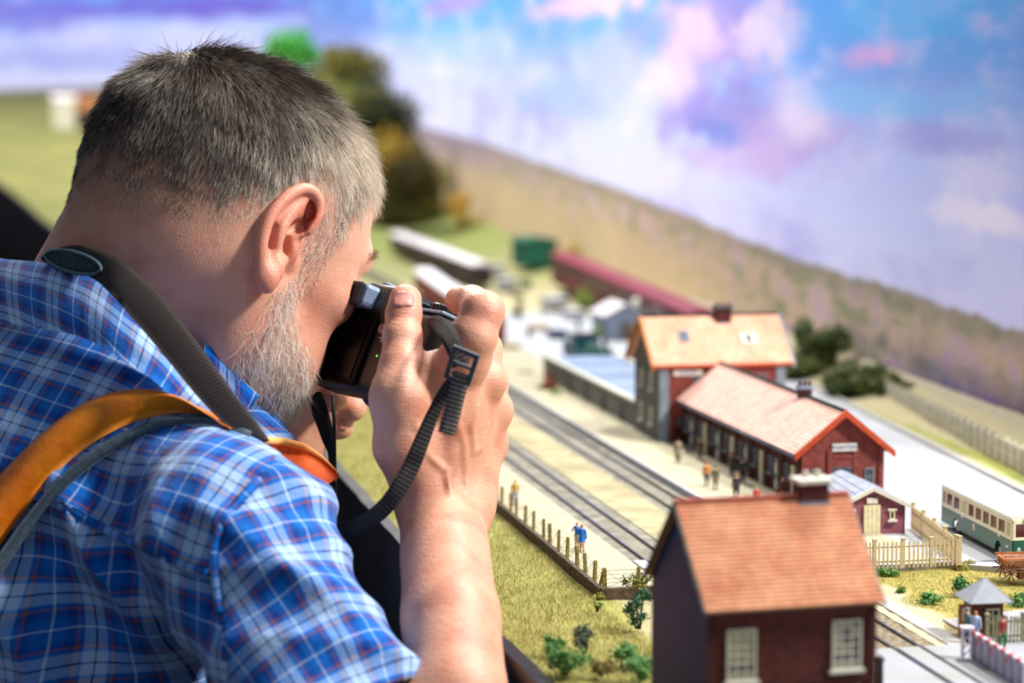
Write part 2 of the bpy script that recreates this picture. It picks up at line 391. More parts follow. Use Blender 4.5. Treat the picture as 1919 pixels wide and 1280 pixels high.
F_ = [(i * (J + 1) + j, (i + 1) * (J + 1) + j, (i + 1) * (J + 1) + j + 1, i * (J + 1) + j + 1)[::-1] for i in range(K - 1) for j in range(J)]
def ground_mat(name, sc=900, bump=.6, var=.25, rough=.95, dist=.0008):
    t = NT(name); f = t.noise(sc, 5, .65); g = t.noise(sc * .12, 4)
    base = t.mix(1., t.attr('Col').outputs['Color'], t.ramp(f, [(.3, (1 - var * 1.6,) * 3), (.5, (1, 1, 1)), (.7, (1 + var * .6,) * 3)]), 'MULTIPLY')
    base = t.mix(t.math('MULTIPLY', t.smooth(g, .5, .75), .25), base, t.mix(1., base, lin('#b9b38e'), 'MULTIPLY'))
    t.bump(f, bump, dist); return t.out(base, rough, 0, .15)
m_terr = ground_mat('scatter_turf')
o = np_mesh('layout_ground', vs, F_, [m_terr], cols=np.array(cols)); o['kind'] = 'structure'
# fascia under the layout's edge
m_fascia = mat('fascia_board', '#241d20', .5, .25, 9, spec=.35, col2='#120f12')
m_ply = mat('plywood_edge', '#5a4433', .7, .2, 60)
mb = MB(); n_ = len(fi); vs = []
for i in range(n_):
    z = GZ + terr_z(*fi[i]); tt = nrm(fi[min(i + 1, n_ - 1)] - fi[max(i - 1, 0)]); nn = V3(-tt[1], tt[0]) * -1
    nn = -nn if nn @ V3(1, 0) < 0 else nn
    a = fi[i]; b = fi[i] - V3(tt[1], -tt[0]) * .009
    for q_, zz in ((b, z + .0015), (a, z + .0015), (a, z - .75), (b, z - .75)): vs.append((q_[0], q_[1], zz))
fs = [(i * 4 + j, i * 4 + (j + 1) % 4, (i + 1) * 4 + (j + 1) % 4, (i + 1) * 4 + j) for i in range(n_ - 1) for j in range(4)]
fs += [(0, 3, 2, 1), tuple(4 * (n_ - 1) + k for k in range(4))]
mb.add(vs, fs).build('layout_fascia', m_fascia, kind='structure')
mb = MB()
for s0 in (.5, 1.6, 2.7, 3.6): 
    p = L(.36, s0); mb.box((p[0], p[1], GZ * .5 - .02), (.05, .05, GZ - .04))
for x, y in ((-1.0, 5.2), (-2.4, 6.5), (-.2, 4.6), (.3, 2.3), (.5, 1.2)): mb.box((x, y, GZ * .5 - .02), (.05, .05, GZ - .04))
mb.build('layout_trestle', m_ply, kind='structure')

# -------- flat areas on the layout
m_plat = mat('platform_fine_sand', '#bab39b', .9, .06, 120, .35, 1400, .0004, spec=.15, col2='#aaa287')
m_sand = mat('sandy_infill', '#b9ae8c', .95, .1, 45, .6, 1300, .0008, spec=.1, col2='#989073')
m_ball = mat('grey_ballast', '#a5a196', .95, .15, 60, .9, 1500, .0012, spec=.1, col2='#7d796e')
m_ballb = mat('brown_ballast', '#b0a38a', .95, .2, 300, 1., 1300, .0016, spec=.1, col2='#6d6150')
m_plaza = mat('pale_asphalt', '#b2b5bb', .9, .05, 14, .2, 1500, .0003, spec=.15, col2='#a3a5a6')
m_kerb = mat('pale_kerb', '#aaa6a4', .85, .08, 200, spec=.2)
m_timber = mat('brown_timber_kerb', '#5c4a38', .8, .3, 300, .4, 900)
m_stone = mat('white_slab', '#bcbdc2', .8, .06, 150, .2, 900)
def strip(name, t0, t1, s0, s1, z0, z1, m, kind='structure', n=1):
    mb = MB()
    a, b, c, d = L(t0, s0), L(t1, s0), L(t1, s1), L(t0, s1)
    mb.prism([a[:2], b[:2], c[:2], d[:2]], GZ + z0, GZ + z1)
    return mb.build(name, m, kind=kind)
strip('platform', .3655, .4085, 1.448, 3.7, -.02, .0005, m_plat)
strip('ballast_bed', .4085, .447, .7, 4.2, -.02, -.0012, m_ball)
strip('sandy_ground', .447, .482, .7, 4.2, -.02, -.0006, m_sand)
strip('ballast_bed', .482, .5155, 1.44, 4.2, -.02, -.0012, m_ball)
strip('ballast_bed', .482, .5175, .7, 1.44, -.02, -.0010, m_ballb)
strip('platform', .5195, .602, 1.48, 2.95, -.02, .0035, m_plat)
strip('platform_edge', .5175, .5195, 1.47, 2.95, -.02, .0038, m_stone)
a, b = L(.602, 1.48), L(.602, 3.3)
MB().prism([a[:2], (.437, 1.48 + .03), (.3933, 1.834), (.305, 2.539), (.223, 3.2), b[:2]], GZ - .02, GZ + .003).build('station_square', m_plaza, kind='structure')
MB().extr([V3(.437, 1.51, GZ - .01), V3(.442, 1.51, GZ - .01), V3(.442, 1.51, GZ + .0048), V3(.437, 1.51, GZ + .0048)], (-.132, 1.03, 0)).build('pavement_kerb', m_kerb, kind='structure')
# timber kerb below the fence: a run of boards
kerb = thing('timber_edging', 'brown timber edging along the near side of the sandy platform', 'edging', tuple(L(.364, 1.445)), R12)
for k in range(14): MB().box((0, .06 + k * .12, .0), (.003, .119, .0075)).build('board', m_timber, kerb)
for k in range(1): MB().box((.022 + k * .03, -.0015, .0), (.044, .003, .0075)).build('board', m_timber, kerb)
# front kerb of the shed yard, made of blocks
kb = thing('kerb_stones', 'row of grey kerb stones edging the pale yard in front of the picket fence', 'kerb', tuple(L(.53, 1.4785)), R12)
m_kgrey = mat('grey_kerb_stone', '#a7a6ab', .8, .1, 200)
for k in range(18): MB().box((.008 + k * .0145, 0, -.001), (.0142, .003, .0092)).build('kerb_stone', m_kgrey, kb, bevel=.0003)
# white slabs across the near track
bs = thing('foot_crossing', 'white stone slabs of a foot crossing over the near track', 'crossing', tuple(L(.409, 1.512)), R12)
for x0, x1 in ((0, .0085), (.0115, .0245), (.0285, .036)): MB().box(((x0 + x1) / 2, .012, -.0002), (x1 - x0, .026, .0032)).build('slab', m_stone, bs, bevel=.0003)
# road over the tracks at the level crossing
m_road = mat('white_road', '#989ba8', .85, .05, 30, .25, 1200, .0003, col2='#90908e')
rd = MB()
for t0, t1 in ((.40, .4175), (.4205, .4345), (.437, .4885), (.4925, .505), (.508, .545)): 
    a, b, c, d = L(t0, .8), L(t1, .8), L(t1, 1.268), L(t0, 1.268); rd.prism([a[:2], b[:2], c[:2], d[:2]], GZ - .01, GZ + .0006)
a, b, c, d, e = L(.545, .8), L(.9, .8), L(.9, 1.345), L(.60, 1.345), L(.545, 1.33)
rd.prism([a[:2], b[:2], c[:2], d[:2], e[:2]], GZ - .01, GZ + .0006)
rd.build('crossing_road', m_road, kind='structure')
strip('footpath', .524, .5345, 1.268, 1.44, -.01, .0004, m_kerb)

# -------- ground patch with mixed turf and sand to the right of the far track
def patch(name, t0, t1, s0, s1, nt, ns, zf, cf, m):
    vs = []; cs = []
    for i in range(nt + 1):
        for j in range(ns + 1):
            a = t0 + (t1 - t0) * i / nt; b = s0 + (s1 - s0) * j / ns; p = L(a, b, zf(a, b)); vs.append(p); cs.append(cf(a, b, p))
    F = [(i * (ns + 1) + j, (i + 1) * (ns + 1) + j, (i + 1) * (ns + 1) + j + 1, i * (ns + 1) + j + 1) for i in range(nt) for j in range(ns)]
    o = np_mesh(name, vs, F, [m], cols=np.array(cs)); o['kind'] = 'structure'; return o
def nz(a, b, f, k=0): return mn.noise(Vector((a * f, b * f, k))) * .5 + .5
def turfmix(a, b, p):
    px, py = 960 + FPX * p[0] / p[1], 0
    n = nz(a, b, 45) * .6 + nz(a, b, 130, 4) * .4
    sandy = sst(.548 - a + (n - .5) * .03, -.006, .008)
    sandy = max(sandy, sst(a, .635, .66) * sst(b, 1.36, 1.41))
    sandy = min(1, sandy + .5 * sst(n, .6, .75))
    c = gc['lawn'] * .75 * (1 - n) + np.array(lin('#b7a660')) * n
    return c * (1 - sandy) + np.array(lin('#b3a88c')) * sandy
patch('turf_ground', .5345, .92, 1.25, 1.4775, 130, 70, lambda a, b: -.0012 + .0016 * nz(a, b, 60), turfmix, m_terr)
patch('turf_ground', .5175, .5345, 1.268, 1.48, 10, 60, lambda a, b: -.001 + .001 * nz(a, b, 90), lambda a, b, p: np.array(lin('#c4b798')) * (.8 + .3 * nz(a, b, 200)), m_terr)
# verge beyond the square
vs = []; cs = []
for i in range(41):
    for j in range(121):
        y = 1.3 + 2.0 * j / 120; xr = .3933 - .1248 * (y - 1.834) + .006; xb = np.interp(y, bp[:, 1], bp[:, 0]) - .002; w = i / 40
        x = xr + (xb - xr) * w; n = nz(x, y, 30); z = .002 + .02 * sst(w, .6, 1.) + .002 * n
        vs.append((x, y, GZ + z)); k = sst(w, .05, .12) * sst(w, .55, .25)
        cs.append(np.array(lin('#b0a890')) * (1 - k) + np.array(lin('#979a55')) * k * (.8 + .4 * n))
np_mesh('grass_verge', vs, [(i * 121 + j, (i + 1) * 121 + j, (i + 1) * 121 + j + 1, i * 121 + j + 1)[::-1] for i in range(40) for j in range(120)], [m_terr], cols=np.array(cs))['kind'] = 'structure'

# -------- tracks
m_rail = mat('worn_rail', '#4a423c', .45, .3, 300, metal=.6, spec=.6)
m_railtop = mat('polished_rail_top', '#a8a6a4', .25, .1, 300, metal=1.)
m_tie = mat('buried_sleeper', '#8c8474', .9, .2, 300)
def track(label, tl, tr, s0, s1, grp=None):
    r = thing('railway_track', label, 'railway track', tuple(L((tl + tr) / 2, s0, -.002)), R12)
    w = tr - tl
    for sx in (-1, 1):
        rb = MB().box((sx * w / 2, (s1 - s0) / 2, .0014), (.0011, s1 - s0, .0024)).box((sx * w / 2, (s1 - s0) / 2, .0004), (.0026, s1 - s0, .0005)).build('rail', m_rail, r)
        MB().box((sx * w / 2, (s1 - s0) / 2, .0026), (.0010, s1 - s0, .0002)).build('rail_head', m_railtop, rb)
    sl = MB().box((0, 0, 0), (.030, .0032, .0019)).build('sleeper', m_tie, r); sl.location = (0, .01, 0)
    for k in range(1, int((min(s1, s0 + 2.4) - s0) / .0088)):
        c = sl.copy(); COL.objects.link(c); c.location = (0, .01 + k * .0088, RNG.uniform(-.0003, .0)); 
    return r
track('nearer railway track running past the platform with the blue couple', .419, .4355, .75, 4.1)
track('farther railway track running past the station and over the level crossing', .4905, .5065, .75, 4.1)
for sx, s in ((.5, 2.5), ):
    track('disused siding in the goods yard beside the row of red wagons', .595, .6115, 3.0, 4.3)
# ================================================================ BUILDINGS AND MODELS ON THE LAYOUT
m_tile_f = mat('clay_tiles_front', '#cf9570', .8, .15, 60, .3, 2500, .0003, vcol=True, col2='#bd7757')
m_tile_w = mat('clay_tiles_pink', '#f0c4b6', .8, .1, 70, .3, 2500, .0003, vcol=True, col2='#e8b3a3')
m_tile_m = mat('clay_tiles_orange', '#ecb89e', .8, .1, 70, .3, 2500, .0003, vcol=True, col2='#e4a688')
m_ridge = mat('ridge_tiles', '#a8452f', .7, .2, 300)
m_brk = mat('dark_red_brick', '#54201d', .8, .2, 250, .4, 1800)
m_brk2 = mat('brown_red_brick', '#7d3a34', .85, .15, 200, .4, 1800)
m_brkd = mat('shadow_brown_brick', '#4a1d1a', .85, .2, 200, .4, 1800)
m_navy = mat('dark_blue_slate_hanging', '#14234a', .6, .2, 120, .2, 900)
m_white = mat('cream_white_paint', '#d3d0c2', .6, .05, 300)
m_curt = mat('greyish_curtain', '#a39d88', .8, .1, 300)
m_cream = mat('cream_paint', '#ddd3ae', .6, .08, 300)
m_dark = mat('dark_opening', '#170f10', .3, .2, 200, spec=.6)
m_glassd = mat('dark_window_glass', '#251a1c', .1, .2, 200, spec=.8)
m_glassb = mat('bluegrey_window_glass', '#5d6b7c', .12, .2, 200, spec=.8)
m_lead = mat('lead_flashing', '#7a8599', .5, .1, 300)
m_orange_board = mat('orange_red_bargeboard', '#b8431f', .6, .15, 300)
m_grey_wall = mat('grey_render', '#6b6c66', .9, .15, 120, .3, 1500)
m_quoin = mat('bluegrey_stone', '#7c8791', .85, .1, 150, .2, 1500)
m_brownwood = mat('brown_wood', '#6a3a1e', .7, .2, 400, .3, 1500)
m_orangewood = mat('orange_brown_wood', '#b0703a', .7, .2, 400)
m_gutter = mat('bluegrey_gutter', '#565b70', .4, .1, 300)

def roof_tiles(parent, e0, e1, r1, r0, rows, cols, m, th=.0009, name='roof_tile'):
    """courses of single tiles from eaves (e0,e1) to ridge (r0,r1); joined, far below ten pixels each"""
    e0, e1, r1, r0 = [np.asarray(a, float) for a in (e0, e1, r1, r0)]
    n = nrm(np.cross(e1 - e0, r0 - e0)); n = n if n[2] > 0 else -n
    mb = MB()
    mb.extr([e0 - n * .0012, e1 - n * .0012, r1 - n * .0012, r0 - n * .0012], n * .0012)
    for i in range(rows):
        a = i / rows; b = (i + 1.25) / rows; b = min(b, 1.0)
        off = .5 * (i % 2) / cols
        for j in range(cols + (i % 2)):
            u0 = max(0, j / cols - off); u1 = min(1, (j + 1) / cols - off)
            if u1 - u0 < .15 / cols: continue
            g = .04 / cols
            def pt(u, v): return (e0 * (1 - u) + e1 * u) * (1 - v) + (r0 * (1 - u) + r1 * u) * v
            k = 1 + RNG.normal(0, .055); h = th * RNG.uniform(.85, 1.15)
            p = [pt(u0 + g, a), pt(u1 - g, a), pt(u1 - g, b), pt(u0 + g, b)]
            vs = p + [p[0] + n * h, p[1] + n * h, p[2] + n * h * .15, p[3] + n * h * .15]
            mb.add(vs, [(4, 5, 6, 7), (0, 1, 5, 4), (1, 2, 6, 5), (3, 0, 4, 7)], 0, (k, k * RNG.uniform(.96, 1.03), k * RNG.uniform(.94, 1.04)))
    return mb.build('roof_tiles', m, parent, kind='stuff')
def gable_walls(parent, w, d, h, hr, mats_, along='x', th=.0016):
    """four walls as separate parts; ridge along x (front/back are eaves walls) or y"""
    mf, mr, mb_, ml = mats_
    if along == 'x':
        MB().box((w / 2, th / 2, h / 2), (w, th, h)).build('front_wall', mf, parent)
        MB().box((w / 2, d - th / 2, h / 2), (w, th, h)).build('back_wall', mb_, parent)
        for x, m, nm in ((0, ml, 'gable_wall'), (w - th, mr, 'gable_wall')):
            MB().extr([(x, 0, 0), (x, d, 0), (x, d, h), (x, d / 2, hr), (x, 0, h)], (th, 0, 0)).build(nm, m, parent)
    else:
        MB().box((th / 2, d / 2, h / 2), (th, d, h)).build('side_wall', ml, parent)
        MB().box((w - th / 2, d / 2, h / 2), (th, d, h)).build('side_wall', mr, parent)
        for y, m in ((0, mf), (d - th, mb_)):
            MB().extr([(0, y, 0), (w, y, 0), (w, y, h), (w / 2, y, hr), (0, y, h)], (0, th, 0)).build('gable_wall', m, parent)
def window(parent, c, w, h, face='y', nx=2, ny=2, frame=m_white, glass=m_glassd, lightpanes=(), fr=.0012, sill=True, lintel=False, name='window', sillm=None):
    """window unit: frame part > panes, sill. c: centre on the wall's outer face; face 'y' looks to -y, 'x' looks to -x"""
    cx, cy, cz = c
    def bx(mb, u, z, du, dz, dep, off):
        if face == 'y': return mb.box((cx + u, cy - off, cz + z), (du, dep, dz))
        return mb.box((cx - off, cy + u, cz + z), (dep, du, dz))
    f = MB()
    for s in (-1, 1): bx(f, s * (w - fr) / 2, 0, fr, h, .0018, .0004); bx(f, 0, s * (h - fr) / 2, w - 2 * fr, fr, .0018, .0004)
    for i in range(1, nx): bx(f, -w / 2 + w * i / nx, 0, fr * .6, h - 2 * fr, .0012, .0003)
    for i in range(1, ny): bx(f, 0, -h / 2 + h * i / ny, w - 2 * fr, fr * .6, .0012, .00035)
    fo = f.build(name, frame, parent)
    for i in range(nx):
        for j in range(ny):
            m = m_curt if (i, j) in lightpanes else glass
            bx(MB(), -w / 2 + w * (i + .5) / nx, -h / 2 + h * (j + .5) / ny, w / nx - fr * .3, h / ny - fr * .3, .0006, .0001).build('pane', m, fo)
    if sill: bx(MB(), 0, -h / 2 - .0008, w + .003, .0016, .003, .001).build('sill', sillm or frame, fo)
    if lintel: bx(MB(), 0, h / 2 + .0008, w + .003, .0016, .002, .0006).build('lintel', sillm or frame, fo)
    return fo
def chimney(parent, c, w, d, h, m, capm=m_lead, pots=2, potm=m_brk2, flash=True):
    x, y, z = c
    s = MB().box((x, y, z + h / 2), (w, d, h)).build('chimney', m, parent)
    MB().box((x, y, z + h + .0008), (w * 1.25, d * 1.3, .0024)).build('chimney_cap', capm, s, bevel=.0003)
    for k in range(pots): 
        px = x + (k - (pots - 1) / 2) * w * .42
        MB().lathe((px, y, z + h + .0018), (0, 0, 1), [(.0016, 0), (.0013, .003), (.0016, .0034), (.001, .0036)], 10).build('chimney_pot', potm, s, smooth=True)
    if flash: MB().box((x, y, z + .001), (w * 1.1, d * 1.12, .004)).build('flashing', m_lead, s)

# -------- blurred house in the foreground
R_H = math.radians(15.5)
pc = P(1328, 1160, 1.137)
hs = thing('gabled_house', 'dark brick model house with orange tiled roof and dark blue gable, in the blurred foreground', 'house', (pc[0], pc[1], GZ - .004), R_H)
w, d, h, hr = .0865, .084, .0745, .1155
gable_walls(hs, w, d, h, hr, (m_brk, m_brk, m_brk, m_navy), 'x')
ov = .0028; sl = (hr - h) / (d / 2); eo = .004
e0 = (-ov, -eo, h - eo * sl + .001); e1 = (w + ov, -eo, h - eo * sl + .001); r1 = (w + ov, d / 2, hr + .0014); r0 = (-ov, d / 2, hr + .0014)
roof_tiles(hs, e0, e1, r1, r0, 26, 42, m_tile_f)
roof_tiles(hs, (w + ov, d + eo, h - eo * sl + .001), (-ov, d + eo, h - eo * sl + .001), r0, r1, 26, 42, m_tile_f)
mb = MB()
for k in range(22): mb.box((-ov + (w + 2 * ov) * (k + .5) / 22, d / 2, hr + .002), ((w + 2 * ov) / 22 * .94, .0036, .0016))
mb.build('ridge_tiles', m_ridge, hs, kind='stuff')
for x in (-ov - .0004, w + ov + .0004):
    MB().extr([(x - .0006, -eo, h - eo * sl - .0016), (x - .0006, -eo, h - eo * sl + .0012), (x - .0006, d / 2, hr + .0016), (x - .0006, d / 2, hr - .0012)], (.0012, 0, 0)).build('bargeboard', m_grey_wall, hs)
    MB().extr([(x - .0006, d + eo, h - eo * sl - .0016), (x - .0006, d + eo, h - eo * sl + .0012), (x - .0006, d / 2, hr + .0016), (x - .0006, d / 2, hr - .0012)], (.0012, 0, 0)).build('bargeboard', m_grey_wall, hs)
MB().box((w / 2, -.0012, h - .003), (w + .002, .0024, .004)).build('eaves_board', m_dark, hs)
MB().box((.0012, -.0004, h / 2), (.0035, .001, h - .004)).build('corner_pilaster', m_brkd, hs)
MB().box((w - .0012, -.0004, h / 2), (.0035, .001, h - .004)).build('corner_pilaster', m_brkd, hs)
MB().box((w / 2, -.0005, .034), (w, .0012, .0018)).build('string_course', m_brkd, hs)
window(hs, (.0168, 0, .0487), .0150, .0255, nx=3, ny=6, lightpanes=[(i, j) for i in range(3) for j in range(6) if j not in (1, )], fr=.001, lintel=False)
window(hs, (.0715, 0, .0505), .0152, .0245, nx=3, ny=6, lightpanes=[(0, 2), (0, 3), (0, 4), (2, 4), (1, 2), (0, 5), (2, 0), (0, 0), (1, 0), (1, 5)], fr=.001)
window(hs, (.0168, 0, .0185), .0150, .022, nx=2, ny=4, fr=.001)
dr = MB().box((.0455, -.0003, .0125), (.012, .001, .025)).build('door', m_brownwood, hs); MB().box((.0495, -.0012, .012), (.0008, .001, .0008)).build('handle', m_lead, dr)
window(hs, (.0715, 0, .0185), .0150, .022, nx=2, ny=4, fr=.001)
chimney(hs, (.0700, d / 2 + .001, hr - .004), .0150, .0105, .0125, m_brk, m_white, 2, m_white)

# -------- station: long single-storey wing
ws, wd, wh, wr = .0655, .3165, .0425, .0690
st = thing('station_wing', 'long low dark red station wing with pink tiled roof and orange-red gable boards', 'station', tuple(L(.5845, 1.708, .003)), R12)
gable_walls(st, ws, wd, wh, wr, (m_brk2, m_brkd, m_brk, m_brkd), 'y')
ex = .0062; sl = (wr - wh) / (ws / 2); fy = .0055
for side in (0, 1):
    xe = -ex if side == 0 else ws + ex; ze = wh - ex * sl + .001
    roof_tiles(st, (xe, -fy, ze), (xe, wd, ze), (ws / 2, wd, wr + .001), (ws / 2, -fy, wr + .001), 16, 96, m_tile_w)
mb = MB()
for k in range(60): mb.box((ws / 2, -fy + (wd + fy) * (k + .5) / 60, wr + .0018), (.0034, .0051, .0014))
mb.build('ridge_tiles', m_tile_w, st, kind='stuff')
for sgn in (-1, 1):
    xe = ws / 2 + sgn * (ws / 2 + ex + .0005); ze = wh - ex * sl
    MB().extr([(xe, -fy - .0016, ze - .0032), (xe, -fy - .0016, ze + .0022), (ws / 2, -fy - .0016, wr + .0028), (ws / 2, -fy - .0016, wr - .0026)], (0, .0022, 0)).build('bargeboard', m_orange_board, st)
MB().tube([(-ex - .0008, -fy, wh - ex * sl - .0006), (-ex - .0008, wd, wh - ex * sl - .0006)], .0011, 8).build('gutter', m_gutter, st, smooth=True)
MB().tube([(ws + ex + .0008, -fy, wh - ex * sl - .0006), (ws + ex + .0008, wd, wh - ex * sl - .0006)], .0011, 8).build('gutter', m_gutter, st, smooth=True)
for k in range(9):
    y = .003 + k * (wd - .006) / 8; MB().box((-.0008, y, wh / 2 - .002), (.0016, .0045, wh - .006)).build('pilaster', m_brkd, st)
for k in range(8):
    y = .003 + (k + .5) * (wd - .006) / 8
    dz = MB().box((-.0006, y - .006, .0135), (.0012, .0075, .027)).build('door', m_cream if k % 2 == 0 else m_quoin, st)
    for zz in (.006, .019): MB().box((-.0014, y - .006, zz), (.0006, .005, .008)).build('door_panel', m_white, dz)
    window(st, (0, y + .010, .020), .0075, .013, 'x', 2, 2, frame=m_quoin, fr=.0008)
mb = MB().box((-.0006, wd / 2, wh - .0045), (.0014, wd, .003)).build('eaves_board', m_dark, st)
# front gable details
for x in (.0022, ws - .0022, .0225, ws - .0225): MB().box((x, -.0008, wh / 2), (.0040, .0016, wh - .002)).build('pilaster', m_brk2, st)
MB().box((ws / 2, -.0006, .0355), (.0255, .0012, .0030)).build('string_course', m_brk2, st)
MB().box((ws / 2, -.0004, .0295), (.0200, .0010, .0075)).build('blind_panel', m_brk2, st)
sg = MB().box((ws / 2 + .001, -.0012, .0425), (.0195, .0012, .0058)).build('name_sign', m_white, st, bevel=.0002)
def text(txt, size, m, parent, loc, rot, ext=.0001, name='lettering', align='CENTER'):
    c = bpy.data.curves.new('text_' + name, 'FONT'); c.body = txt; c.size = size; c.extrude = ext; c.align_x = align; c.align_y = 'CENTER'
    o = bpy.data.objects.new('tmp', c); COL.objects.link(o); bpy.context.view_layer.update()
    me = bpy.data.meshes.new_from_object(o.evaluated_get(bpy.context.evaluated_depsgraph_get())); bpy.data.objects.remove(o)
    q = link(name, me, parent, [m]); q.location = loc; q.rotation_euler = rot; return q
m_blueink = mat('blue_lettering', '#3b4aa0', .5, .05)
text('MANTEN', .0046, m_blueink, sg, (ws / 2 + .001, -.0019, .0425), (math.pi / 2, 0, 0))
window(st, (ws / 2 - .001, 0, .0205), .0155, .014, nx=3, ny=2, frame=m_glassb, glass=m_glassb, fr=.001, sillm=m_quoin)
window(st, (.0115, 0, .0195), .0070, .013, nx=2, ny=2, frame=m_quoin, fr=.0008)
window(st, (ws - .0115, 0, .0195), .0070, .013, nx=2, ny=2, frame=m_quoin, fr=.0008)
chimney(st, (ws / 2 + .001, .092, wr - .006), .0095, .0085, .0125, m_brkd, m_lead, 3, m_brk)
# downpipe
MB().tube([(-.0012, .002, wh - .004), (-.0012, .002, .001)], .0007, 8).build('downpipe', m_gutter, st, smooth=True)

# -------- station: two-storey main building
mw, md, mh, mr = .116, .082, .0715, .1065
ms = thing('station_building', 'tall two-storey station house with orange tiled roof, skylights and grey end wall', 'station', tuple(L(.5630, 2.030, .003)), R12)
gable_walls(ms, mw, md, mh, mr, (m_brk2, m_brk2, m_brk, m_grey_wall), 'x')
ov = .0060; eo = .005; sl = (mr - mh) / (md / 2)
e0 = (-ov, -eo, mh - eo * sl + .001); e1 = (mw + ov, -eo, mh - eo * sl + .001); r1 = (mw + ov, md / 2, mr + .0012); r0 = (-ov, md / 2, mr + .0012)
roof_tiles(ms, e0, e1, r1, r0, 18, 48, m_tile_m)
roof_tiles(ms, (mw + ov, md + eo, mh - eo * sl + .001), (-ov, md + eo, mh - eo * sl + .001), r0, r1, 18, 48, m_tile_m)
mb = MB()
for k in range(24): mb.box((-ov + (mw + 2 * ov) * (k + .5) / 24, md / 2, mr + .002), (.005, .0036, .0015))
mb.build('ridge_tiles', m_tile_m, ms, kind='stuff')
for x, m in ((-ov - .001, m_orangewood), (mw + ov + .001, m_quoin)):
    for yy, zz in ((-eo, mh - eo * sl), (md + eo, mh - eo * sl)):
        MB().extr([(x - .0012, yy, zz - .0030), (x - .0012, yy, zz + .0020), (x - .0012, md / 2, mr + .0024), (x - .0012, md / 2, mr - .0030)], (.0024, 0, 0)).build('bargeboard', m, ms)
MB().box((mw / 2, -.003, mh - .0035), (mw + 2 * ov, .0045, .0030)).build('eaves_board', m_orange_board, ms)
for x in (.0045, mw - .0045): MB().box((x, -.0010, mh / 2 - .002), (.0085, .0020, mh - .006)).build('corner_pilaster', m_quoin, ms)
s2 = MB().box((.026, -.0014, .0615), (.026, .0014, .0050)).build('name_sign', m_white, ms)
text('MANTEN', .0042, m_blueink, s2, (.026, -.0022, .0615), (math.pi / 2, 0, 0))
for x in (.030, .058, .088): window(ms, (x + .006, 0, .052), .0085, .0135, nx=2, ny=3, frame=m_quoin, fr=.0009)
window(ms, (.100, 0, .022), .0085, .0150, nx=2, ny=3, frame=m_quoin, fr=.0009)
for y in (.024, .056):
    for z in (.021, .052): window(ms, (0, y, z), .0090, .0150, 'x', 2, 3, frame=m_white, glass=m_glassb, fr=.0009)
ds_ = MB().box((.0195, -.0004, .0120), (.0100, .0012, .024)).build('door', m_brk, ms); MB().box((.0195, -.0014, .0180), (.0060, .0006, .008)).build('pane', m_glassb, ds_)
n_ = nrm(np.cross(V3(1, 0, 0), V3(0, md / 2, mr - mh)))
def on_roof(x, f): return V3(x, -eo + (md / 2 + eo) * f, mh - eo * sl + (mr - mh + eo * sl) * f) + n_ * .0018
for x, f, wide in ((.0285, .58, 0), (.0870, .50, 1)):
    yv = nrm(V3(0, md / 2, mr - mh)); c = on_roof(x, f)
    fo = MB().box(c, (.0095 if not wide else .0145, .0125, .0022), X=(1, 0, 0), Y=yv).build('skylight', m_white if wide else m_quoin, ms)
    MB().box(c + n_ * .0011, (.0050, .0085, .0008), X=(1, 0, 0), Y=yv).build('pane', m_glassb, fo)
chimney(ms, (.0690, md / 2 - .004, mr - .008), .0135, .0095, .0150, m_brkd, m_dark, 3, m_dark)

# -------- low grey annex beyond the station house
an = thing('platform_annex', 'low grey walled annex with bluish flat roof left of the tall station house', 'shed', tuple(L(.566, 2.1205, .003)), R12)
m_annexroof = mat('bluegrey_flat_roof', '#8fa3bd', .35, .1, 60)
MB().box((.0012, .19, .0115), (.0024, .38, .023)).build('side_wall', m_grey_wall, an); MB().box((.0788, .19, .0115), (.0024, .38, .023)).build('side_wall', m_grey_wall, an)
MB().box((.04, .0012, .0115), (.0752, .0024, .023)).build('end_wall', m_grey_wall, an); MB().box((.04, .3788, .0115), (.0752, .0024, .023)).build('end_wall', m_grey_wall, an)
MB().box((.04, .19, .0225), (.0745, .374, .0016)).build('flat_roof', m_annexroof, an)
for y in (.1, .2, .3): MB().box((.04, y, .0236), (.0745, .0016, .001)).build('roof_batten', m_lead, an)
for x in (.0022, .0778): MB().box((x, .19, .0242), (.0060, .386, .0026)).build('coping', m_white, an)
for x in (.05, .12, .19, .26, .33): MB().box((-.0008, x, .0105), (.0016, .005, .021)).build('buttress', m_grey_wall, an)

# -------- small purple-brick shed with white door
m_pbrick = mat('purple_red_plaster', '#7a3f4c', .85, .15, 130, .4, 1600, col2='#8d5361')
m_slate = mat('pale_blue_slates', '#8b92a4', .6, .06, 120, .2, 900, vcol=True, spec=.4)
R_S = math.radians(8)
g0 = G(1573, 1003, .003)
sh = thing('brick_shed', 'small purple-red shed with pale slate roof and cream door behind the picket fence', 'shed', tuple(g0), R_S)
sw, sd, shh, sr = .0475, .080, .0205, .0315
gable_walls(sh, sw, sd, shh, sr, (m_pbrick,) * 4, 'y')
ex = .0028; sl = (sr - shh) / (sw / 2)
for side in (0, 1):
    xe = -ex if side == 0 else sw + ex; ze = shh - ex * sl + .0012
    roof_tiles(sh, (xe, -.003, ze), (xe, sd + .002, ze), (sw / 2, sd + .002, sr + .0012), (sw / 2, -.003, sr + .0012), 5, 14, m_slate, th=.0006)
    MB().extr([(xe, -.0036, ze - .0022), (xe, -.0036, ze + .0010), (sw / 2, -.0036, sr + .0026), (sw / 2, -.0036, sr - .0004)], (0, .0016, 0)).build('bargeboard', m_white, sh)
dr = MB().box((sw * .49, -.0005, .0105), (.0118, .0014, .0210)).build('door', m_cream, sh)
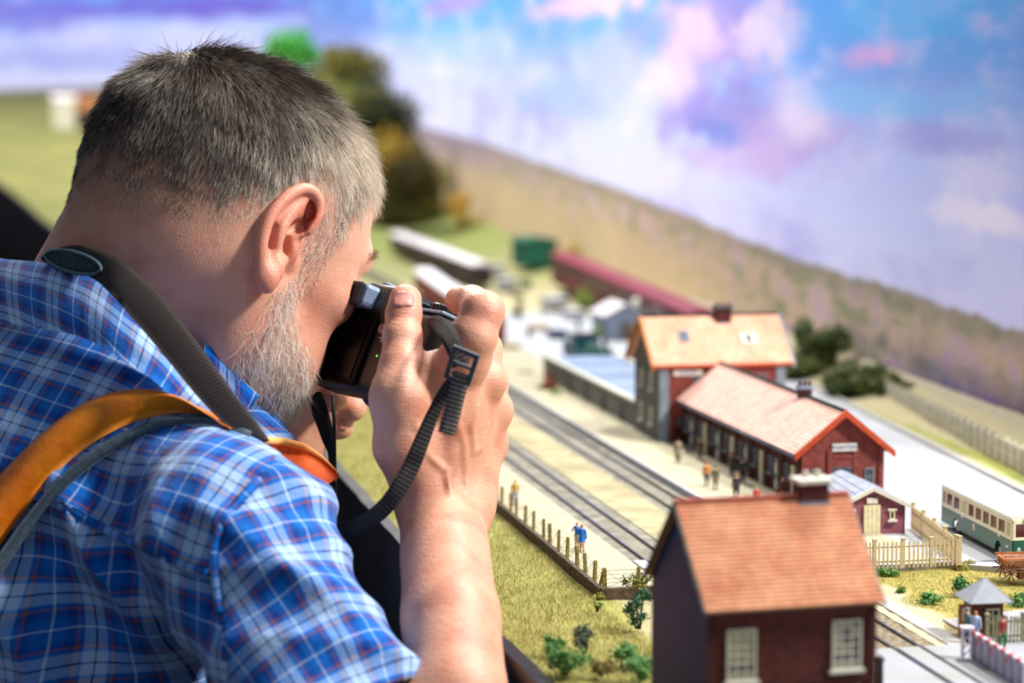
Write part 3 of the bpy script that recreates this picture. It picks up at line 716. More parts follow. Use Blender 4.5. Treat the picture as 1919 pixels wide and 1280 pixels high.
for k in range(4): MB().box((sw * .49 - .0045 + k * .003, -.0014, .0105), (.0027, .0005, .0200)).build('door_board', m_cream, dr)
MB().box((sw * .49, -.0008, .0240), (.0078, .0014, .0040)).build('name_plate', m_white, sh)
for x in (.0082, sw - .0095): window(sh, (x, 0, .0135), .0036, .0062, nx=1, ny=1, frame=m_cream, glass=m_dark, fr=.0008, sill=True, lintel=True, sillm=m_white)

# -------- crossing keeper's hut
g0 = G(1826, 1197, 0)
hu = thing('keepers_hut', "brown wooden crossing keeper's hut with grey pyramid roof and open door", 'hut', tuple(g0), math.radians(9))
hw, hd, hh = .0172, .0185, .0205
m_plank = mat('brown_planks', '#6e3c20', .75, .2, 500, .3, 2000)
for k in range(10):
    z = hh * (k + .5) / 10; dz = hh / 10 * .93
    MB().box((hw / 2, .0006, z), (hw, .0012 + .0002 * (k % 2), dz)).build('plank', m_plank, hu)
    MB().box((.0006, hd * .70, z), (.0012 + .0002 * (k % 2), hd * .55, dz)).build('plank', m_plank, hu)
    MB().box((.0006, .0018, z), (.0012, .0034, dz)).build('plank', m_plank, hu)
    MB().box((hw - .0006, hd / 2, z), (.0012, hd, dz)).build('plank', m_plank, hu)
    MB().box((hw / 2, hd - .0006, z), (hw, .0012, dz)).build('plank', m_plank, hu)
m_hutroof = mat('grey_zinc_roof', '#80848f', .5, .06, 120, .15, 900)
ap = V3(hw / 2 + .0005, hd / 2, hh + .0125); o_ = .0042; zz = hh + .0004
c4 = [V3(-o_, -o_, zz), V3(hw + o_, -o_, zz), V3(hw + o_, hd + o_, zz), V3(-o_, hd + o_, zz)]
for k in range(4):
    a, b = c4[k], c4[(k + 1) % 4]; n__ = nrm(np.cross(b - a, ap - a))
    MB().extr([a, b, ap], n__ * .0007).build('roof_panel', m_hutroof, hu)
    MB().tube([a + V3(0, 0, .0006), ap + V3(0, 0, .0005)], .00045, 6).build('hip_strip', m_lead, hu)
window(hu, (hw * .62, -.0001, .0132), .0082, .0088, nx=2, ny=2, frame=m_cream, glass=m_dark, fr=.0011, sill=False)
dr = MB().box((-.0035, .0050, .0098), (.0085, .0010, .0190), X=(.95, -.3, 0), Y=(.3, .95, 0)).build('door', m_orangewood, hu)
MB().box((-.0035, .0042, .0135), (.0048, .0008, .0075), X=(.95, -.3, 0), Y=(.3, .95, 0)).build('pane', m_cream, dr)
MB().box((hw / 2, hd / 2, .0002), (hw, hd, .0004)).build('hut_floor', m_plank, hu)

# -------- fences
m_post = mat('ochre_posts', '#9c8a3a', .8, .2, 500, .4, 2500, col2='#6f5f24')
m_wire = mat('thin_wire', '#3f3a34', .5, .1)
def post(parent, x, y, h, w=.0024, lean=(0, 0), name='post', m=m_post):
    o = MB().box((0, 0, h / 2), (w, w, h), taper=.88).build(name, m, parent); o.location = (x, y, 0); o.rotation_euler = (lean[0], lean[1], RNG.uniform(-.2, .2)); return o
fc = thing('wire_fence', 'post and wire fence of ochre posts along the edge of the near platform', 'fence', tuple(L(.3655, 1.445, .0005)), R12)
fpx = [(1130, 1105), (1111, 1094), (1093, 1080), (1077, 1067), (1056, 1051), (1041, 1037), (1022, 1024), (1003, 1014), (986, 998), (973, 985), (959, 971), (939, 963), (926, 948), (912, 940)]
ss = [TS(G(x, y))[1] - 1.445 for x, y in fpx]; ss[0] = .004
ss += [ss[-1] + .038 * k for k in range(1, 10)]
hts = []
for i, s_ in enumerate(ss):
    hgt = .0150 * RNG.uniform(.93, 1.06); post(fc, .002, s_, hgt, .0026 if i == 0 else .0021, (RNG.uniform(-.04, .04), RNG.uniform(-.05, .05)))
    hts.append(hgt)
post(fc, .0225, .0035, .0150, .0022, (0, .10)); post(fc, .040, .0035, .0150, .0022, (0, -.05))
MB().box((.002, .0115, .0070), (.0014, .0014, .0180), X=(1, 0, 0), Y=nrm(V3(0, .75, .6))).build('brace', m_post, fc)
MB().box((.0300, .0035, .0060), (.0014, .0014, .0160), X=nrm(V3(.75, 0, -.65)), Y=(0, 1, 0)).build('brace', m_post, fc)
for k in range(5):
    z = .003 + k * .0026
    MB().tube([(.0008, s_, z + .0003 * math.sin(i * 2 + k)) for i, s_ in enumerate(ss)], .00013, 4).build('wire', m_wire, fc)
    MB().tube([(.002, .0025, z), (.0225, .0025, z + .0002), (.040, .0025, z)], .00013, 4).build('wire', m_wire, fc)
for a in range(0, 9):
    y0, y1 = ss[a], ss[a + 1]; n = 8
    for fl in (0, 1):
        MB().tube([(.0006, y0 + (y1 - y0) * q / n, (.003 + .0105 * (q / n if fl else 1 - q / n)) - .0022 * math.sin(math.pi * q / n)) for q in range(n + 1)], .00013, 4).build('wire', m_wire, fc)
for x0, x1 in ((.002, .0225), (.0225, .040)):
    for fl in (0, 1): MB().tube([(x0 + (x1 - x0) * q / 8, .0023, (.003 + .011 * (q / 8 if fl else 1 - q / 8)) - .0022 * math.sin(math.pi * q / 8)) for q in range(9)], .00013, 4).build('wire', m_wire, fc)
m_picket = mat('cream_pickets', '#cdb994', .75, .1, 400, .2, 2000, col2='#bba680')
def picket_fence(label, a, b, npost, h=.0178, pitch=.0030, m=m_picket, z0=.003, grp=None):
    d = (b - a)[:2]; ln = np.hypot(*d); r = thing('picket_fence', label, 'fence', (a[0], a[1], GZ + z0), math.atan2(d[1], d[0]))
    for k in range(npost + 1):
        p = MB().box((0, 0, h * .53), (.0023, .0023, h * 1.06)).box((0, 0, h * 1.08), (.0028, .0028, .0009)).build('post', m, r); p.location = (ln * k / npost, 0, 0)
    n = int(ln / pitch); pk = None
    for k in range(n):
        x = (k + .5) * pitch
        if min(abs(x - ln * q / npost) for q in range(npost + 1)) < .0016: continue
        if pk is None: pk = o = MB().extr([(-.0006, -.0012, 0), (.0006, -.0012, 0), (.0006, -.0012, h * .93), (0, -.0012, h), (-.0006, -.0012, h * .93)], (0, .0006, 0)).build('picket', m, r)
        else: o = pk.copy(); COL.objects.link(o)
        o.location = (x, 0, RNG.uniform(-.0003, .0003)); o.rotation_euler = (0, RNG.uniform(-.02, .02), 0)
    for z in (h * .24, h * .78): MB().box((ln / 2, 0, z), (ln, .0009, .0009)).build('rail', m, r)
    return r
pa, pb, pd = G(1585, 1068, .003), G(1798, 1059, .003), G(1703, 992, .003)
picket_fence('cream picket fence along the front of the yard before the purple-red shed', pa, pb, 4)
picket_fence('cream picket fence running back beside the green bus', pd + V3(.003, 0, 0), pb + V3(-.0012, .004, 0), 4)
m_greyfence = mat('weathered_slats', '#8c8a68', .8, .2, 400, .3, 1500)
picket_fence('grey-green slatted fence to the right of the wooden hut', G(1850, 1207), G(1917, 1204) + V3(.0, 0, 0), 1, h=.0155, pitch=.0021, m=m_greyfence, z0=.0005)
m_conc = mat('pale_concrete', '#cbc5b2', .85, .08, 150, .2, 900, col2='#aca995')
cf = thing('concrete_fence', 'long pale concrete panel fence behind the road, below the painted hills', 'fence', (.4315, 1.75, GZ + .0055), math.atan2(.62, -.0625))
for k in range(32):
    MB().box((k * .0205, 0, .0098), (.0024, .0030, .0235)).build('post', m_conc, cf)
    for q in range(3): MB().box((k * .0205 + .01025, 0, -.002 + q * .0068 + .0034), (.0180, .0014, .0063)).build('panel', m_conc, cf)

# -------- level crossing gate
m_gw = mat('gate_white', '#dcd8e4', .6, .06, 300); m_gr = mat('gate_red', '#b92f3e', .55, .1, 300); m_gl = mat('gate_skirt_lilac_grey', '#9b9cb4', .7, .08, 300)
ga = G(1815, 1235) + V3(.002, -.001, 0); gb = G(1905, 1288); dv = (gb - ga)[:2]
gt = thing('crossing_gate', 'white and red level crossing gate with grey skirt beside the wooden hut', 'gate', (ga[0], ga[1], GZ + .0006), math.atan2(dv[1], dv[0]))
gl = float(np.hypot(*dv)) + .012
for k in range(14): MB().box((gl * (k + .5) / 14, 0, .0148), (gl / 14 * .98, .0020, .0020)).build('top_rail', m_gw if k % 2 else m_gr, gt)
for k in range(7): MB().box((gl * (k + .5) / 7, 0, .0075), (gl / 7 * .96, .0005, .0125)).build('skirt_panel', m_gl, gt)
for k in range(8): MB().box((gl * k / 7, -.0007, .0080), (.0009, .0009, .0125)).build('hanger', m_gw, gt)
for k in (1, 3, 5): MB().box((gl * k / 7 - .002, -.0009, .0112), (.0022, .0009, .0040)).build('red_marker', m_gr, gt)
MB().box((gl / 2, 0, .0010), (gl, .0012, .0010)).build('bottom_rail', m_lead, gt)
gp = thing('gate_post', 'white lattice post at the near end of the level crossing gate', 'post', (ga[0] - .003, ga[1] + .001, GZ + .0006), 0)
for x in (-.0024, .0024):
    for y in (-.0024, .0024): MB().box((x, y, .0085), (.0009, .0009, .017)).build('leg', m_gw, gp)
for k in range(4):
    z = .002 + k * .0042
    MB().box((0, -.0024, z + .002), (.0007, .0006, .0064), X=nrm(V3(.7, 0, -.7)), Y=(0, 1, 0)).build('lattice_bar', m_gw, gp)
    MB().box((-.0024, 0, z + .002), (.0006, .0007, .0064), X=(1, 0, 0), Y=nrm(V3(0, .7, .7))).build('lattice_bar', m_gw, gp)
MB().box((0, 0, .0172), (.0070, .0070, .0012)).build('cap', m_gw, gp)
bo = thing('bollard', 'dark brown blurred post in front of the road, right of the foreground house', 'post', tuple(G(1648, 1292)), 0)
MB().lathe((0, 0, 0), (0, 0, 1), [(.0026, 0), (.0022, .001), (.0020, .0150), (.0028, .0155), (.0028, .0165), (.0008, .0185)], 14).build('shaft', mat('dark_brown_iron', '#2b1a1a', .5, .2), bo, smooth=True)
MB().box((0, 0, .0006), (.007, .007, .0012)).build('base', m_dark, bo)
# ================================================================ FIGURES, VEHICLES, TRAINS, PLANTS
def leaf_blob(n, blobs, size, rng, c0, c1, flat=.35):
    """leaves (small folded quads) spread over overlapping ellipsoids; returns verts, quads, colours"""
    w = np.array([b[3] * b[4] * b[5] for b in blobs]) ** (2 / 3); ids = rng.choice(len(blobs), n, p=w / w.sum()); B_ = np.array(blobs)[ids]
    d = rng.normal(size=(n, 3)); d /= np.linalg.norm(d, axis=1, keepdims=True); rr = rng.uniform(.30, 1.35, (n, 1)) ** .7
    c = B_[:, :3] + d * B_[:, 3:6] * rr
    a = rng.normal(size=(n, 3)); a /= np.linalg.norm(a, axis=1, keepdims=True)
    b = np.cross(a, d + rng.normal(size=(n, 3)) * .6); b /= np.linalg.norm(b, axis=1, keepdims=True) + 1e-9
    s = size * rng.uniform(.6, 1.4, (n, 1)); v = np.stack([c - a * s, c - b * s * .5, c + a * s, c + b * s * .5], 1).reshape(-1, 3)
    F = np.arange(4 * n).reshape(-1, 4); k = rng.uniform(0, 1, (n, 1)); col = np.array(c0) * (1 - k) + np.array(c1) * k
    return v, F, np.repeat(col, 4, 0)
m_leaf = NT('leaves'); m_leaf.out(m_leaf.attr('Col').outputs['Color'], .7, 0, .2); m_leaf = m_leaf.mat
m_twig = mat('dark_twigs', '#3c2c1e', .85, .2, 400)
def plant(name, label, cat, loc, blobs, n, size, c0, c1, grp=None, trunk=None, core=True, rotz=0, cs=(.35, .75)):
    r = thing(name, label, cat, tuple(loc), rotz, grp); c0, c1 = lin(c0), lin(c1)
    v, F, c = leaf_blob(n, blobs, size, RNG, c0, c1)
    o = np_mesh('foliage', v, F, [m_leaf], r, cols=c, smooth=False); o['kind'] = 'stuff'
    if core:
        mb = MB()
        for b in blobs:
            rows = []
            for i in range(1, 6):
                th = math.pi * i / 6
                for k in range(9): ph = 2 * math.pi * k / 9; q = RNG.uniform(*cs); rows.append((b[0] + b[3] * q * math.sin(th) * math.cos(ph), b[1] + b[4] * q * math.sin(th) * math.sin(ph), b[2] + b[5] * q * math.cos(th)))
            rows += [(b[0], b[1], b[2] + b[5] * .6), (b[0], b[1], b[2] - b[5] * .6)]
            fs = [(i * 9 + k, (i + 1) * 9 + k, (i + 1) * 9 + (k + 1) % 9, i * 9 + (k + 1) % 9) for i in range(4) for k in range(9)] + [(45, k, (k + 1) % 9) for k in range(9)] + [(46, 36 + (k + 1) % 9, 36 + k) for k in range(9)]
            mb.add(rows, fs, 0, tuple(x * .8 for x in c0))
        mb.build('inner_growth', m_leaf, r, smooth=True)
    mb = MB()
    if trunk: mb.tube([(0, 0, -.002), (.0, 0, trunk[1] * .5), (RNG.uniform(-.2, .2) * trunk[1] * .2, 0, trunk[1])], [trunk[0], trunk[0] * .8, trunk[0] * .5], 8)
    else:
        for b in blobs[:4]: mb.tube([(b[0] * .3, b[1] * .3, -.001), (b[0] * .7, b[1] * .7, b[2] * .6), (b[0], b[1], b[2] + b[5] * .5)], [.0008, .0006, .0003], 5)
    mb.build('trunk' if trunk else 'stems', m_twig, r)
    return r
def rb(n, R, h, r):  # random blobs for a bush of radius R, height h
    return [(RNG.uniform(-R, R) * .6, RNG.uniform(-R, R) * .6, RNG.uniform(.15, .8) * h, r * RNG.uniform(.5, 1.2), r * RNG.uniform(.5, 1.2), r * RNG.uniform(.4, 1.)) for _ in range(n)]
# near shrubs (sharp enough to show their leaves)
near = [
 (1186, 1110, .010, .011, 520, '#5d6a2c', '#a9a858', 'olive green bush at the kerb just left of the foreground house'),
 (1062, 1262, .013, .016, 700, '#3f6b34', '#7aa65a', 'bright green bush nearest the dark fascia at the bottom'),
 (1098, 1222, .009, .019, 420, '#3c4a38', '#7d8a70', 'spiky dark grey-green shrub between the green bush and the lawn'),
 (1035, 1222, .007, .009, 300, '#3d6e3a', '#6fa05a', 'small green tuft at the grass edge beside the dark fascia'),
 (1197, 1175, .010, .026, 560, '#22402e', '#4d7a55', 'tall dark green shrub against the dark blue gable'),
 (1168, 1245, .011, .012, 560, '#47783e', '#86b06a', 'low fresh green bush below the tall dark shrub at the blue gable'),
 (1205, 1272, .010, .012, 420, '#4d8048', '#7fae6c', 'low green bush at the foot of the dark blue gable'),
 (1130, 1262, .008, .008, 260, '#6a5a34', '#9a8a52', 'small brownish bush between two green bushes at the bottom'),
 (1123, 1122, .004, .004, 130, '#6e7434', '#a8a050', 'tiny olive tuft under the corner fence post'),
 (1120, 1142, .003, .0035, 110, '#5f7a30', '#8fa04e', 'tiny green tuft in the lawn before the corner fence post'),
 (1805, 1068, .008, .006, 420, '#7a7a34', '#b0a65c', 'low olive tuft at the corner of the picket fence'),
 (1664, 1080, .008, .005, 300, '#4e7a3c', '#86a85c', 'green weeds in front of the picket fence middle'),
 (1612, 1075, .005, .006, 180, '#4e7a3c', '#86a85c', 'green weeds at the picket fence beside the foreground roof'),
 (1812, 1120, .010, .014, 520, '#2f5a34', '#6a9a5a', 'dark green leafy bush behind the grey pyramid roof'),
 (1745, 1132, .008, .006, 360, '#4a7a3e', '#7da862', 'low green weeds in the turf left of the wooden hut'),
 (1905, 1135, .010, .007, 420, '#4a7a3e', '#86aa66', 'low green weeds right of the pyramid roof near the cart'),
 (1690, 1112, .004, .004, 130, '#5a7a3e', '#8aa862', 'single small green weed in the middle of the turf'),
]
for px, py, R, h, n, c0, c1, lb in near:
    plant('shrub' if h > .006 else 'weed_tuft', lb, 'shrub' if h > .006 else 'weeds', G(px, py, -.001), rb(7, R, h, R * .50), int(n * 1.5), .0010, c0, c1)
# bushes behind the station
for px, py, R, h, lb in [(1538, 706, .034, .060, 'large dark green bush right behind the tall station roof'), (1608, 748, .032, .038, 'wide green bush right of the large dark bush behind the station'), (1500, 715, .025, .022, 'mid green bush at the right corner of the tall station house'),
                         (1668, 756, .022, .024, 'low dark bush where the concrete fence begins')]:
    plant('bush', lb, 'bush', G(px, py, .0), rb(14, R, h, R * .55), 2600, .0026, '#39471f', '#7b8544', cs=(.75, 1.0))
tr_ = [
 (1192, 700, .020, .060, '#7a4a1c', '#b9752f', 'orange-brown autumn tree left of the tall station roof', 'autumn_tree'),
 (872, 446, .045, .10, '#b38a34', '#d8b45a', 'yellow autumn tree on the meadow above the wagons', 'autumn_tree'),
 (920, 436, .03, .07, '#a89a44', '#c9b560', 'pale yellow bush to the right of the yellow autumn tree', 'bush'),
 (1095, 585, .018, .03, '#6f8a3a', '#a0b060', 'light green bush left of the grey-blue goods shed', 'bush'),
 (1130, 640, .016, .022, '#7a9a44', '#a8b868', 'light green bush in front of the grey-blue goods shed', 'bush'),
 (975, 600, .012, .05, '#3f4f2a', '#6a7a44', 'slim dark tree right of the raised finger in the goods yard', 'tree'),
 (1062, 512, .026, .05, '#a08a34', '#c0a850', 'ochre bush between the green wagon and the dark red train', 'bush'),
 (1230, 735, .010, .010, '#6a7a34', '#94a050', 'small green weeds beside the platform annex', 'weeds'),
 (1025, 735, .010, .016, '#8a4a34', '#a87a5a', 'small reddish bush at the far end of the station platform', 'bush'),
 (1040, 745, .008, .008, '#7a9a44', '#a8b868', 'small green tuft at the far end of the station platform', 'weeds')]
for px, py, R, h, c0, c1, lb, nm in tr_:
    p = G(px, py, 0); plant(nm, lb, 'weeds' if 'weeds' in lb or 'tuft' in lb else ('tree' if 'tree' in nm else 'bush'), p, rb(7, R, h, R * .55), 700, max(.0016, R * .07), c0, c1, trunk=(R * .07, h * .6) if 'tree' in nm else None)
# wooded hill at the far end: a rocky mound carrying trees
pm = P(655, 400, 5.3); hillr = thing('wooded_hill', 'tall olive wooded hill rising behind the man at the far end of the layout', 'hill', (pm[0], 5.3, GZ + .02), 0)
mb = MB(); nr_, na = 14, 36; vs = []
for i in range(nr_ + 1):
    w = i / nr_; rr = .215 * (w ** .8); zz = .335 * (1 - w ** 1.9)
    for k in range(na):
        a = 2 * math.pi * k / na; q = 1 + .12 * mn.noise(Vector((math.cos(a) * 1.5 + w * 2, math.sin(a) * 1.5, 5))); vs.append((rr * math.cos(a) * q - .02 * (1 - w), rr * math.sin(a) * q, zz * (1 + .05 * mn.noise(Vector((rr * 9 * math.cos(a), rr * 9 * math.sin(a), 2))))))
mb.add(vs, [(i * na + k, (i + 1) * na + k, (i + 1) * na + (k + 1) % na, i * na + (k + 1) % na) for i in range(nr_) for k in range(na)], 0).build('mound', mat('olive_turf', '#5c5c26', .95, .3, 18, .6, 300, .003, col2='#3d421e'), hillr, smooth=True)
bl = []
for k in range(46):
    a = RNG.uniform(0, 2 * math.pi); w = RNG.uniform(.1, .95); bl.append((.215 * w ** .8 * math.cos(a) - .02 * (1 - w), .215 * w ** .8 * math.sin(a), .335 * (1 - w ** 1.9) + .01, .045, .045, .035))
v, F, c = leaf_blob(9000, bl, .0075, RNG, lin('#4a4a1c'), lin('#857b38')); np_mesh('foliage', v, F, [m_leaf], hillr, cols=c, smooth=False)['kind'] = 'stuff'
for px, py, D, R, c0, c1, lb in [(545, 95, 5.1, .048, '#2f8a2c', '#5fc04a', 'bright green tree on top of the wooded hill'), (715, 215, 5.0, .060, '#1e2510', '#3a421c', 'dark tree on the right shoulder of the wooded hill'),
                                 (770, 330, 4.9, .052, '#2a260e', '#54481c', 'dark brown tree at the right foot of the wooded hill'), (735, 290, 4.95, .05, '#8a7426', '#b8943a', 'golden tree on the right slope of the wooded hill')]:
    p = P(px, py, D); plant('hill_tree', lb, 'tree', (p[0], D, p[2] - R * 1.3), [(0, 0, R * 1.3, R, R, R), (R * .5, 0, R * 1.0, R * .7, R * .7, R * .6), (-R * .5, 0, R * 1.1, R * .7, R * .7, R * .7)], 1500, .006, c0, c1, trunk=(R * .1, R * 1.3))

# static grass on the near lawn, single blades
def grass(name, n, tr, sr, h0, c0, c1, zf, mask=None, lean=.5, w=.00022):
    t_ = RNG.uniform(*tr, n); s_ = sr[0] + (sr[1] - sr[0]) * RNG.uniform(0, 1, n) ** 1.5
    if mask is not None: k = mask(t_, s_); t_, s_ = t_[k], s_[k]; n = len(t_)
    x = t_ * math.cos(A12) - s_ * math.sin(A12); y = t_ * math.sin(A12) + s_ * math.cos(A12)
    z = np.array([zf(a, b) for a, b in zip(x, y)]) + GZ - .0003
    cl = np.array([mn.noise(Vector((a * 60, b * 60, 1))) for a, b in zip(x, y)]) * .5 + .5; cl2 = np.array([mn.noise(Vector((a * 160, b * 160, 4))) for a, b in zip(x, y)])
    h = h0 * RNG.uniform(.5, 1.3, n) * (.55 + .9 * cl); a = RNG.uniform(0, 2 * np.pi, n)
    d = np.stack([RNG.normal(0, lean, n) + cl2 * .4, RNG.normal(0, lean, n) + cl2 * .3, np.ones(n)], 1); d /= np.linalg.norm(d, axis=1, keepdims=True)
    b = np.stack([x, y, z], 1); sd = np.stack([np.cos(a), np.sin(a), 0 * a], 1) * w
    tip = b + d * h[:, None]; v = np.stack([b - sd, b + sd, tip], 1).reshape(-1, 3); F = np.arange(3 * n).reshape(-1, 3)
    k = np.clip(cl * .7 + RNG.uniform(0, .5, n), 0, 1)[:, None]; k2 = np.clip(cl2 * 2, 0, 1)[:, None] * .6
    c = (np.array(lin(c0)) * (1 - k) + np.array(lin(c1)) * k); c = c * (1 - k2) + np.array(lin('#a08a3c')) * k2
    o = np_mesh(name, v, F, [m_leaf], None, cols=np.repeat(c, 3, 0), smooth=False); return o
o = grass('static_grass', 120000, (.279, .3605), (.95, 3.2), .0036, '#85844a', '#c2bb82', terr_z, mask=lambda a, b: a > np.interp(b, [1., 1.27, 1.5], [.2915, .286, .279])); tag(o, 'short yellow-green grass covering the lawn between the fence and the layout edge', 'grass', kind='stuff')
def tz2(x, y): a, b = TS((x, y)); return -.0012 + .0016 * nz(a, b, 60)
o = grass('meadow_grass', 26000, (.54, .80), (1.31, 1.475), .0022, '#7f7a3c', '#b5a460', tz2, mask=lambda a, b: (a > .548 + .01 * np.sin(b * 90)) & ~((a > .64) & (b > 1.38))); tag(o, 'short olive turf on the plot between the picket fence and the wooden hut', 'grass', kind='stuff')
o = grass('rough_grass', 7000, (.3615, .45), (.95, 1.435), .003, '#6f8038', '#a3a05a', terr_z, mask=lambda a, b: a < .405); tag(o, 'rough grass in front of the foreground house and the platform end', 'grass', kind='stuff')

# -------- little figures
def fig_sdf(pose):
    def f(p):
        d = ell(p, (0, .0, .925), (.052, .06, .072))
        d = smin(d, cone(p, (0, 0, .84), (0, 0, .90), .030), .02)
        d = smin(d, cone(p, (0, 0, .76), (0, 0, .56), .105, .085), .05); d = smin(d, cone(p, (-.09, 0, .79), (.09, 0, .79), .05), .04)
        if pose.get('coat'): d = smin(d, cone(p, (0, 0, .60), (0, 0, .36), .095, .135), .04)
        st = pose.get('stride', .04)
        if pose.get('sit'):
            for s in (-1, 1):
                d = smin(d, cone(p, (s * .06, 0, .50), (s * .07, -.24, .50), .07, .055), .03); d = smin(d, cone(p, (s * .07, -.24, .50), (s * .07, -.24, .10), .05, .035), .02); d = smin(d, cone(p, (s * .07, -.24, .06), (s * .07, -.34, .04), .035, .03), .02)
        else:
            for s in (-1, 1):
                d = smin(d, cone(p, (s * .055, 0, .50), (s * .06, -s * st, .27), .07, .05), .02); d = smin(d, cone(p, (s * .06, -s * st, .27), (s * .065, -s * st * .3, .05), .05, .032), .02); d = smin(d, cone(p, (s * .065, -s * st * .3 + .01, .03), (s * .07, -s * st * .3 - .08, .022), .034, .026), .02)
        for s, k in ((-1, 'la'), (1, 'ra')):
            e, h = pose.get(k, ((s * .155, .0, .60), (s * .15, -.05, .46)))
            d = smin(d, cone(p, (s * .12, 0, .78), e, .042, .034), .015); d = smin(d, cone(p, e, h, .033, .024), .012); d = smin(d, ell(p, h, (.028, .032, .038)), .01)
        if pose.get('hat'): d = np.minimum(d, ell(p, (0, -.01, .975), (.066, .078, .034)))
        if pose.get('bag'): d = np.minimum(d, ell(p, pose['bag'], (.05, .09, .07)))
        if pose.get('hair'): d = smin(d, ell(p, (0, .015, .945), (.06, .062, .062)), .01)
        return d
    return f
_cache = {}
m_paint = NT('painted_figure'); m_paint.out(m_paint.attr('Col').outputs['Color'], .6, 0, .3); m_paint = m_paint.mat
def figurine(label, loc, facing, h, pose, top, legs, hair='#3a2a1e', skin='#d9a07c', bag='#cfc8b8', grp=None):
    key = repr(sorted(pose.items(), key=str))
    if key not in _cache: _cache[key] = sdf_arrays(fig_sdf(pose), (-.34, -.42, -.02), (.34, .26, 1.03), .0165, newton=1)
    v, F = _cache[key]; z = v[:, 2]; c = np.tile(np.array(lin(legs)), (len(v), 1))
    hem = .36 if pose.get('coat') else .52
    c[z > hem] = lin(top)
    arm = (np.abs(v[:, 0]) > .115) & (z > .42) & (z < .86); c[arm] = lin(top)
    for s, k in ((-1, 'la'), (1, 'ra')):
        hp = pose.get(k, ((s * .155, .0, .60), (s * .15, -.05, .46)))[1]; c[np.linalg.norm(v - f32(hp), axis=1) < .05] = lin(skin)
    c[z > .845] = lin(skin); c[(z > .955) | ((z > .88) & (v[:, 1] > .012))] = lin(hair); c[z < .05] = lin('#2a201c')
    if pose.get('coat') and not pose.get('trousers'): c[(z < .36) & (z > .08)] = lin(legs)
    if pose.get('bag'):
        b = pose['bag']; c[(((v - f32(b)) / f32((.055, .095, .078))) ** 2).sum(1) < 1] = lin(bag)
    o = np_mesh('figurine', v * h, F, [m_paint], None, cols=c); o.location = loc; o.rotation_euler = (0, 0, math.radians(facing)); tag(o, label, 'figurine', grp); return o
bp_ = lambda px, py, z=.0035: tuple(G(px, py, z))
HOLD = dict(la=((-.17, -.02, .62), (-.06, -.14, .62)), ra=((.17, -.02, .62), (.07, -.14, .64)))
figurine('blue-coated figurine nearest the track, the right one of the embracing pair', bp_(1091, 1033, .001), 160, .0185, dict(coat=1, hair=1, ra=((.19, -.02, .68), (.15, -.12, .80))), '#1f6fd0', '#c9a078', hair='#b07a4a')
figurine('blue-jacketed figurine partly hidden on the left of the embracing pair', tuple(G(1082, 1027, .001)), -20, .0180, dict(la=((-.17, -.06, .68), (-.08, -.16, .74)), ra=((.18, -.05, .65), (.1, -.15, .7))), '#2377d6', '#c7b2a0', hair='#a8683e')
figurine('pale blurred figurine alone far along the near platform by the fence', tuple(G(966, 946, .001)), 200, .0195, dict(stride=.06), '#c2a25c', '#98a3b4', hair='#c09a50')
figurine('beige-coated figurine with a pale bag at the corner of the tall station house', bp_(1271, 868), 170, .0205, dict(coat=1, bag=(-.19, -.05, .48), stride=.08), '#8d8672', '#57584a', bag='#d8d4c4')
figurine('orange-topped figurine with a blue bag on the station platform', bp_(1325, 912), 190, .0200, dict(bag=(.0, -.16, .60)), '#c98a4a', '#59636a', hair='#a8683e', bag='#2f86e0')
figurine('olive-jacketed figurine facing the orange-topped one on the station platform', bp_(1341, 918), 20, .0190, dict(hat=1), '#5f6446', '#77705a', hair='#4b4232')
figurine('dark-suited figurine standing alone in the middle of the station platform', bp_(1380, 935), 200, .0195, dict(stride=.05), '#3a2f3f', '#2b2530', hair='#a06a4a')
figurine('grey figurine in the shadow of the station wall', bp_(1372, 893), 160, .0200, dict(hat=1, coat=1, bag=(-.19, -.03, .45)), '#4a4c48', '#2f2f30', bag='#7a7a6a')
figurine('dark figurine close to the station wall beside the grey one', bp_(1392, 905), 180, .0200, dict(stride=.02), '#2c3038', '#22242a')
figurine('small red figurine of a child on the station platform above the foreground roof', bp_(1418, 950), 170, .0150, dict(coat=1), '#c0392b', '#a83226', hair='#c98a5a')
figurine('seated brown figurine on a bench by the station wall', bp_(1468, 938), 250, .0185, dict(sit=1), '#6e4a3a', '#4a3a34', hair='#a8784a')
figurine('brown-coated figurine between the doors of the station wing', bp_(1312, 862), 190, .0195, dict(coat=1), '#6a5648', '#4a4038')
be = thing('platform_bench', 'small wooden bench under the seated figurine by the station wall', 'bench', (*G(1468, 938, .0035)[:2], GZ + .0035), math.radians(12 + 70))
MB().box((0, .0005, .0076), (.012, .0042, .0008)).build('seat', m_brownwood, be); MB().box((0, .0028, .0115), (.012, .0007, .0042)).build('backrest', m_brownwood, be)
for x in (-.005, .005): MB().box((x, .0005, .0036), (.0008, .0038, .0072)).build('leg', m_dark, be)
tag(MB().box((0, 0, .0018), (.0052, .0026, .0036)).box((0, 0, .0040), (.002, .0006, .0008)).build('suitcase', mat('purple_suitcase', '#5b4a9a', .5), None, bevel=.0002), 'small purple suitcase on the station platform beside the bench', 'suitcase').location = G(1459, 946, .0035)
tag(MB().box((0, 0, .0018), (.0046, .003, .0036)).build('parcel', mat('white_parcel', '#cfd0d6', .7), None, bevel=.0002), 'small white parcel on the platform right of the red figurine', 'parcel').location = G(1433, 948, .0035)
figurine('capped figurine in grey-green jacket reaching for the open hut door', tuple(G(1812, 1203, .0003)), 100, .0200, dict(hat=1, ra=((.20, -.10, .72), (.24, -.22, .66))), '#5d7370', '#3c4658', hair='#6d7690')
